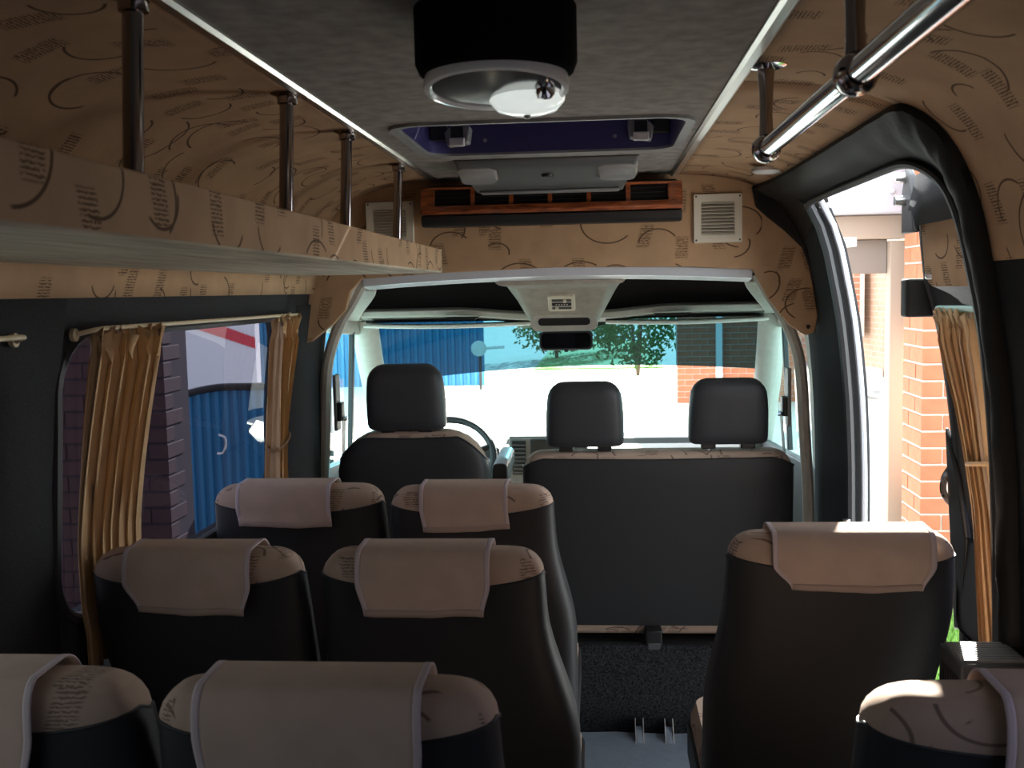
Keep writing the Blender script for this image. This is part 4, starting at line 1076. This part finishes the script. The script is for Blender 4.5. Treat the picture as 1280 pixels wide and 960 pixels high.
# house further back, with a white window
hs = thing('brick_house', 'red brick house with a tall white window beyond the porch', 'house', (5.6, 18, -.5))
mb = MB(); mb.box(4.85, 9, 21.0, 29, -.5, 6); mb.build('red_wall', 'brickfar', hs, smooth=0)
mb = MB(); mb.loft([[(4.62, 21.0, z), (5.2, 14.5, z), (9, 14.5, z), (9, 21.0, z)] for z in (-.35, 6)]); mb.build('pale_wall', 'brickpale', hs, smooth=0)
mb = MB(); mb.loft([[(4.57, 21.05, z), (5.15, 14.4, z), (9, 14.4, z), (9, 21.05, z)] for z in (-.5, -.12)]); mb.build('plinth', 'whitewall', hs, smooth=0)
wd = box('window', 'white', hs, 4.44, 4.70, 18.9, 20.1, .55, 2.6)
box('pane', 'dgrey', wd, 4.435, 4.45, 19.05, 19.9, .7, 2.45)
bw_ = box('low_window', 'white', hs, 4.60, 4.84, 18.2, 18.9, -.35, .02); box('pane', 'dbrick', bw_, 4.59, 4.62, 18.35, 18.75, -.28, -.04)

# blue sheet metal fence in front, corrugated
def corrugated(mb, x0, x1, y, z0f, z1f, pitch=.13, d=.03):
    xs = []; x = x0; k = 0
    while x < x1:
        xs += [(x, y), (x+pitch*.38, y), (x+pitch*.5, y-d), (x+pitch*.88, y-d)]; x += pitch
    xs.append((x1, y))
    mb.grid([[(a, b, z0f(a)) for a, b in xs], [(a, b, z1f(a)) for a, b in xs]])
fc = thing('sheet_metal_fence', 'bright blue corrugated sheet metal fence across the yard', 'fence', (-6, 22, -.5))
mb = MB(); corrugated(mb, -12, -2.55, 22, lambda x: -.5, lambda x: 2.2, .16, .05); mb.build('sheet', 'blue', fc, smooth=0, fix=False)
for x in (-10, -7.0, -4.3, -2.6): box('fence_post', 'dgrey', fc, x, x+.08, 22.03, 22.11, -.5, 2.25)
# arched gate standing in for a view partly reflected in the tinted window
gt = thing('reflection_gate', 'stand-in for a partly reflected view, blue corrugated gate with arched black top', 'gate', (-3.0, 8, -.5))
arch = lambda x: .775-.32*max(0, (-2.95-x))**1.6
mb = MB(); corrugated(mb, -3.6, -2.1, 8.0, lambda x: -.5, arch, .075, .02); mb.build('sheet', 'blue', gt, smooth=0, fix=False)
MB().tube([(x, 7.985, arch(x)) for x in [lerp(-3.6, -2.1, i/20) for i in range(21)]], .03, 8).build('top_frame', 'black', gt)
for x in (-3.58, -2.12): MB().tube([(x, 7.985, -.5), (x, 7.985, arch(x))], .028, 8).build('side_frame', 'black', gt)
MB().tube(catmull([(-3.0, 7.95, .40), (-2.95, 7.93, .38), (-2.94, 7.92, .32), (-2.97, 7.93, .26), (-3.02, 7.95, .25)], 4), .012, 8).build('handle', 'steel', gt)
# white striped panel standing in for the bright reflection in the tinted window
ww = thing('reflection_panel', 'white panel with a slanting red stripe, stand-in for a window reflection', 'wall', (-5.5, 15, -.5))
box('panel', 'whitewall', ww, -8.2, -5.05, 15, 15.2, -.5, 3)
MB().prism([(-6.5, 1.42), (-5.05, .88), (-5.05, .72), (-6.5, 1.22)], 'y', 14.985, 15).build('stripe', 'red', ww)
# brick wall across the yard on the right, lawn, shrubs
yw = thing('yard_wall', 'red brick wall across the yard beyond the windscreen', 'wall', (3.2, 18, -.5))
mb = MB(); mb.box(1.35, 4.4, 18.0, 18.4, 1.52, 3); mb.box(3.72, 4.4, 18.0, 18.4, -.5, 1.52); mb.build('brick_face', 'brickfar', yw, smooth=0)
box('mortar_core', 'mortar', yw, 1.356, 3.72, 18.008, 18.4, -.5, 1.52)
for k in range(20):
    z = -.495+k*.1; x = 1.35
    if k % 2: brick(yw, x, 18.0, z, .12, .12, 'brick'); x += .13
    while x < 3.6: brick(yw, x, 18.0, z, .25, .12, 'brick'); x += .26
box('coping', 'concrete', yw, 1.3, 4.5, 17.95, 18.45, 3, 3.08)
box('drainpipe', 'whitewall', yw, 2.0, 2.1, 17.9, 18.0, -.5, 3)
ln = box('lawn', 'grass', None, -1.6, 1.6, 26, 40, -.5, -.46); struct(ln, 'strip of green lawn at the far end of the yard', 'lawn')
def shrub(label, x, y, r, h, seed):
    rnd = random.Random(seed)
    t = thing('shrub', label, 'shrub', (x, y, -.5), 'shrubs at the end of the yard')
    mb = MB()
    for _ in range(2600):
        a, b = rnd.uniform(0, 2*math.pi), math.acos(rnd.uniform(-1, 1)); q = rnd.uniform(.6, 1)
        c = Vector((x+r*q*math.sin(b)*math.cos(a)*(1+.2*math.sin(3*a+b*4)), y+r*q*math.sin(b)*math.sin(a), -.5+h*.55+h*.5*q*math.cos(b)))
        d = Vector((rnd.gauss(0, 1), rnd.gauss(0, 1), rnd.gauss(0, 1))).normalized(); e_ = d.orthogonal().normalized(); s_ = rnd.uniform(.05, .1)
        mb.add([c-d*s_, c+e_*s_*.5, c+d*s_, c-e_*s_*.5], [(0, 1, 2, 3)])
    mb.build('foliage', 'leaf', t, smooth=0, fix=False)['kind'] = 'stuff'
    for k in range(4): MB().tube([(x, y, -.5), (x+rnd.uniform(-.3, .3), y+rnd.uniform(-.3, .3), -.5+h*.6)], [.05, .02], 6).build('stem', 'bark', t)
shrub('broad dark green shrub at the end of the yard beside the brick wall', .9, 24, 1.3, 2.8, 1)
shrub('pale green shrub at the end of the yard behind the rear-view mirror', -1.2, 30, 1.5, 2.6, 2)
shrub('round green shrub on the lawn between its two neighbours', .35, 33, 1.2, 3.4, 3)
# low lamp with a white dish in the yard
yl = thing('yard_lamp', 'white dish lamp on a thin dark post in the yard', 'lamp', (-2.40, 21, -.5))
MB().tube([(-2.40, 21, -.5), (-2.40, 21, .3)], .03, 8).build('post', 'black', yl)
MB().lathe([(0, -.05), (.10, -.04), (.16, .0), (.15, .03), (0, .06)], (-2.42, 20.96, .34), 'y', 20).build('dish', 'white', yl)
MB().tube([(-2.3, 21, .34), (-1.9, 21, .36)], .03, 8).build('arm', 'white', yl)
# grass tuft strip by the pillar
rnd = random.Random(4); mb = MB()
for _ in range(2600):
    x, y = rnd.uniform(1.45, 2.9), rnd.uniform(4.7, 6.28); h = rnd.uniform(.05, .16); a = rnd.uniform(0, 6.28); w = .006
    lx_, ly_ = rnd.gauss(0, .04), rnd.gauss(0, .04); cx, sy = w*math.cos(a), w*math.sin(a)
    mb.add([(x-cx, y-sy, -.49), (x+cx, y+sy, -.49), (x+lx_*.4+cx*.6, y+ly_*.4+sy*.6, -.49+h*.6), (x+lx_, y+ly_, -.49+h), (x+lx_*.4-cx*.6, y+ly_*.4-sy*.6, -.49+h*.6)], [(0, 1, 2, 3, 4)])
gs = mb.build('grass', 'grass', None, smooth=0, fix=False); gs['kind'] = 'stuff'; tag(gs, 'bright green grass growing at the foot of the brick pillar', 'grass')
vg = box('verge', 'grass', None, 1.4, 3.0, 4.65, 6.7, -.5, -.487); struct(vg, 'green verge of soil under the grass by the brick pillar', 'ground')
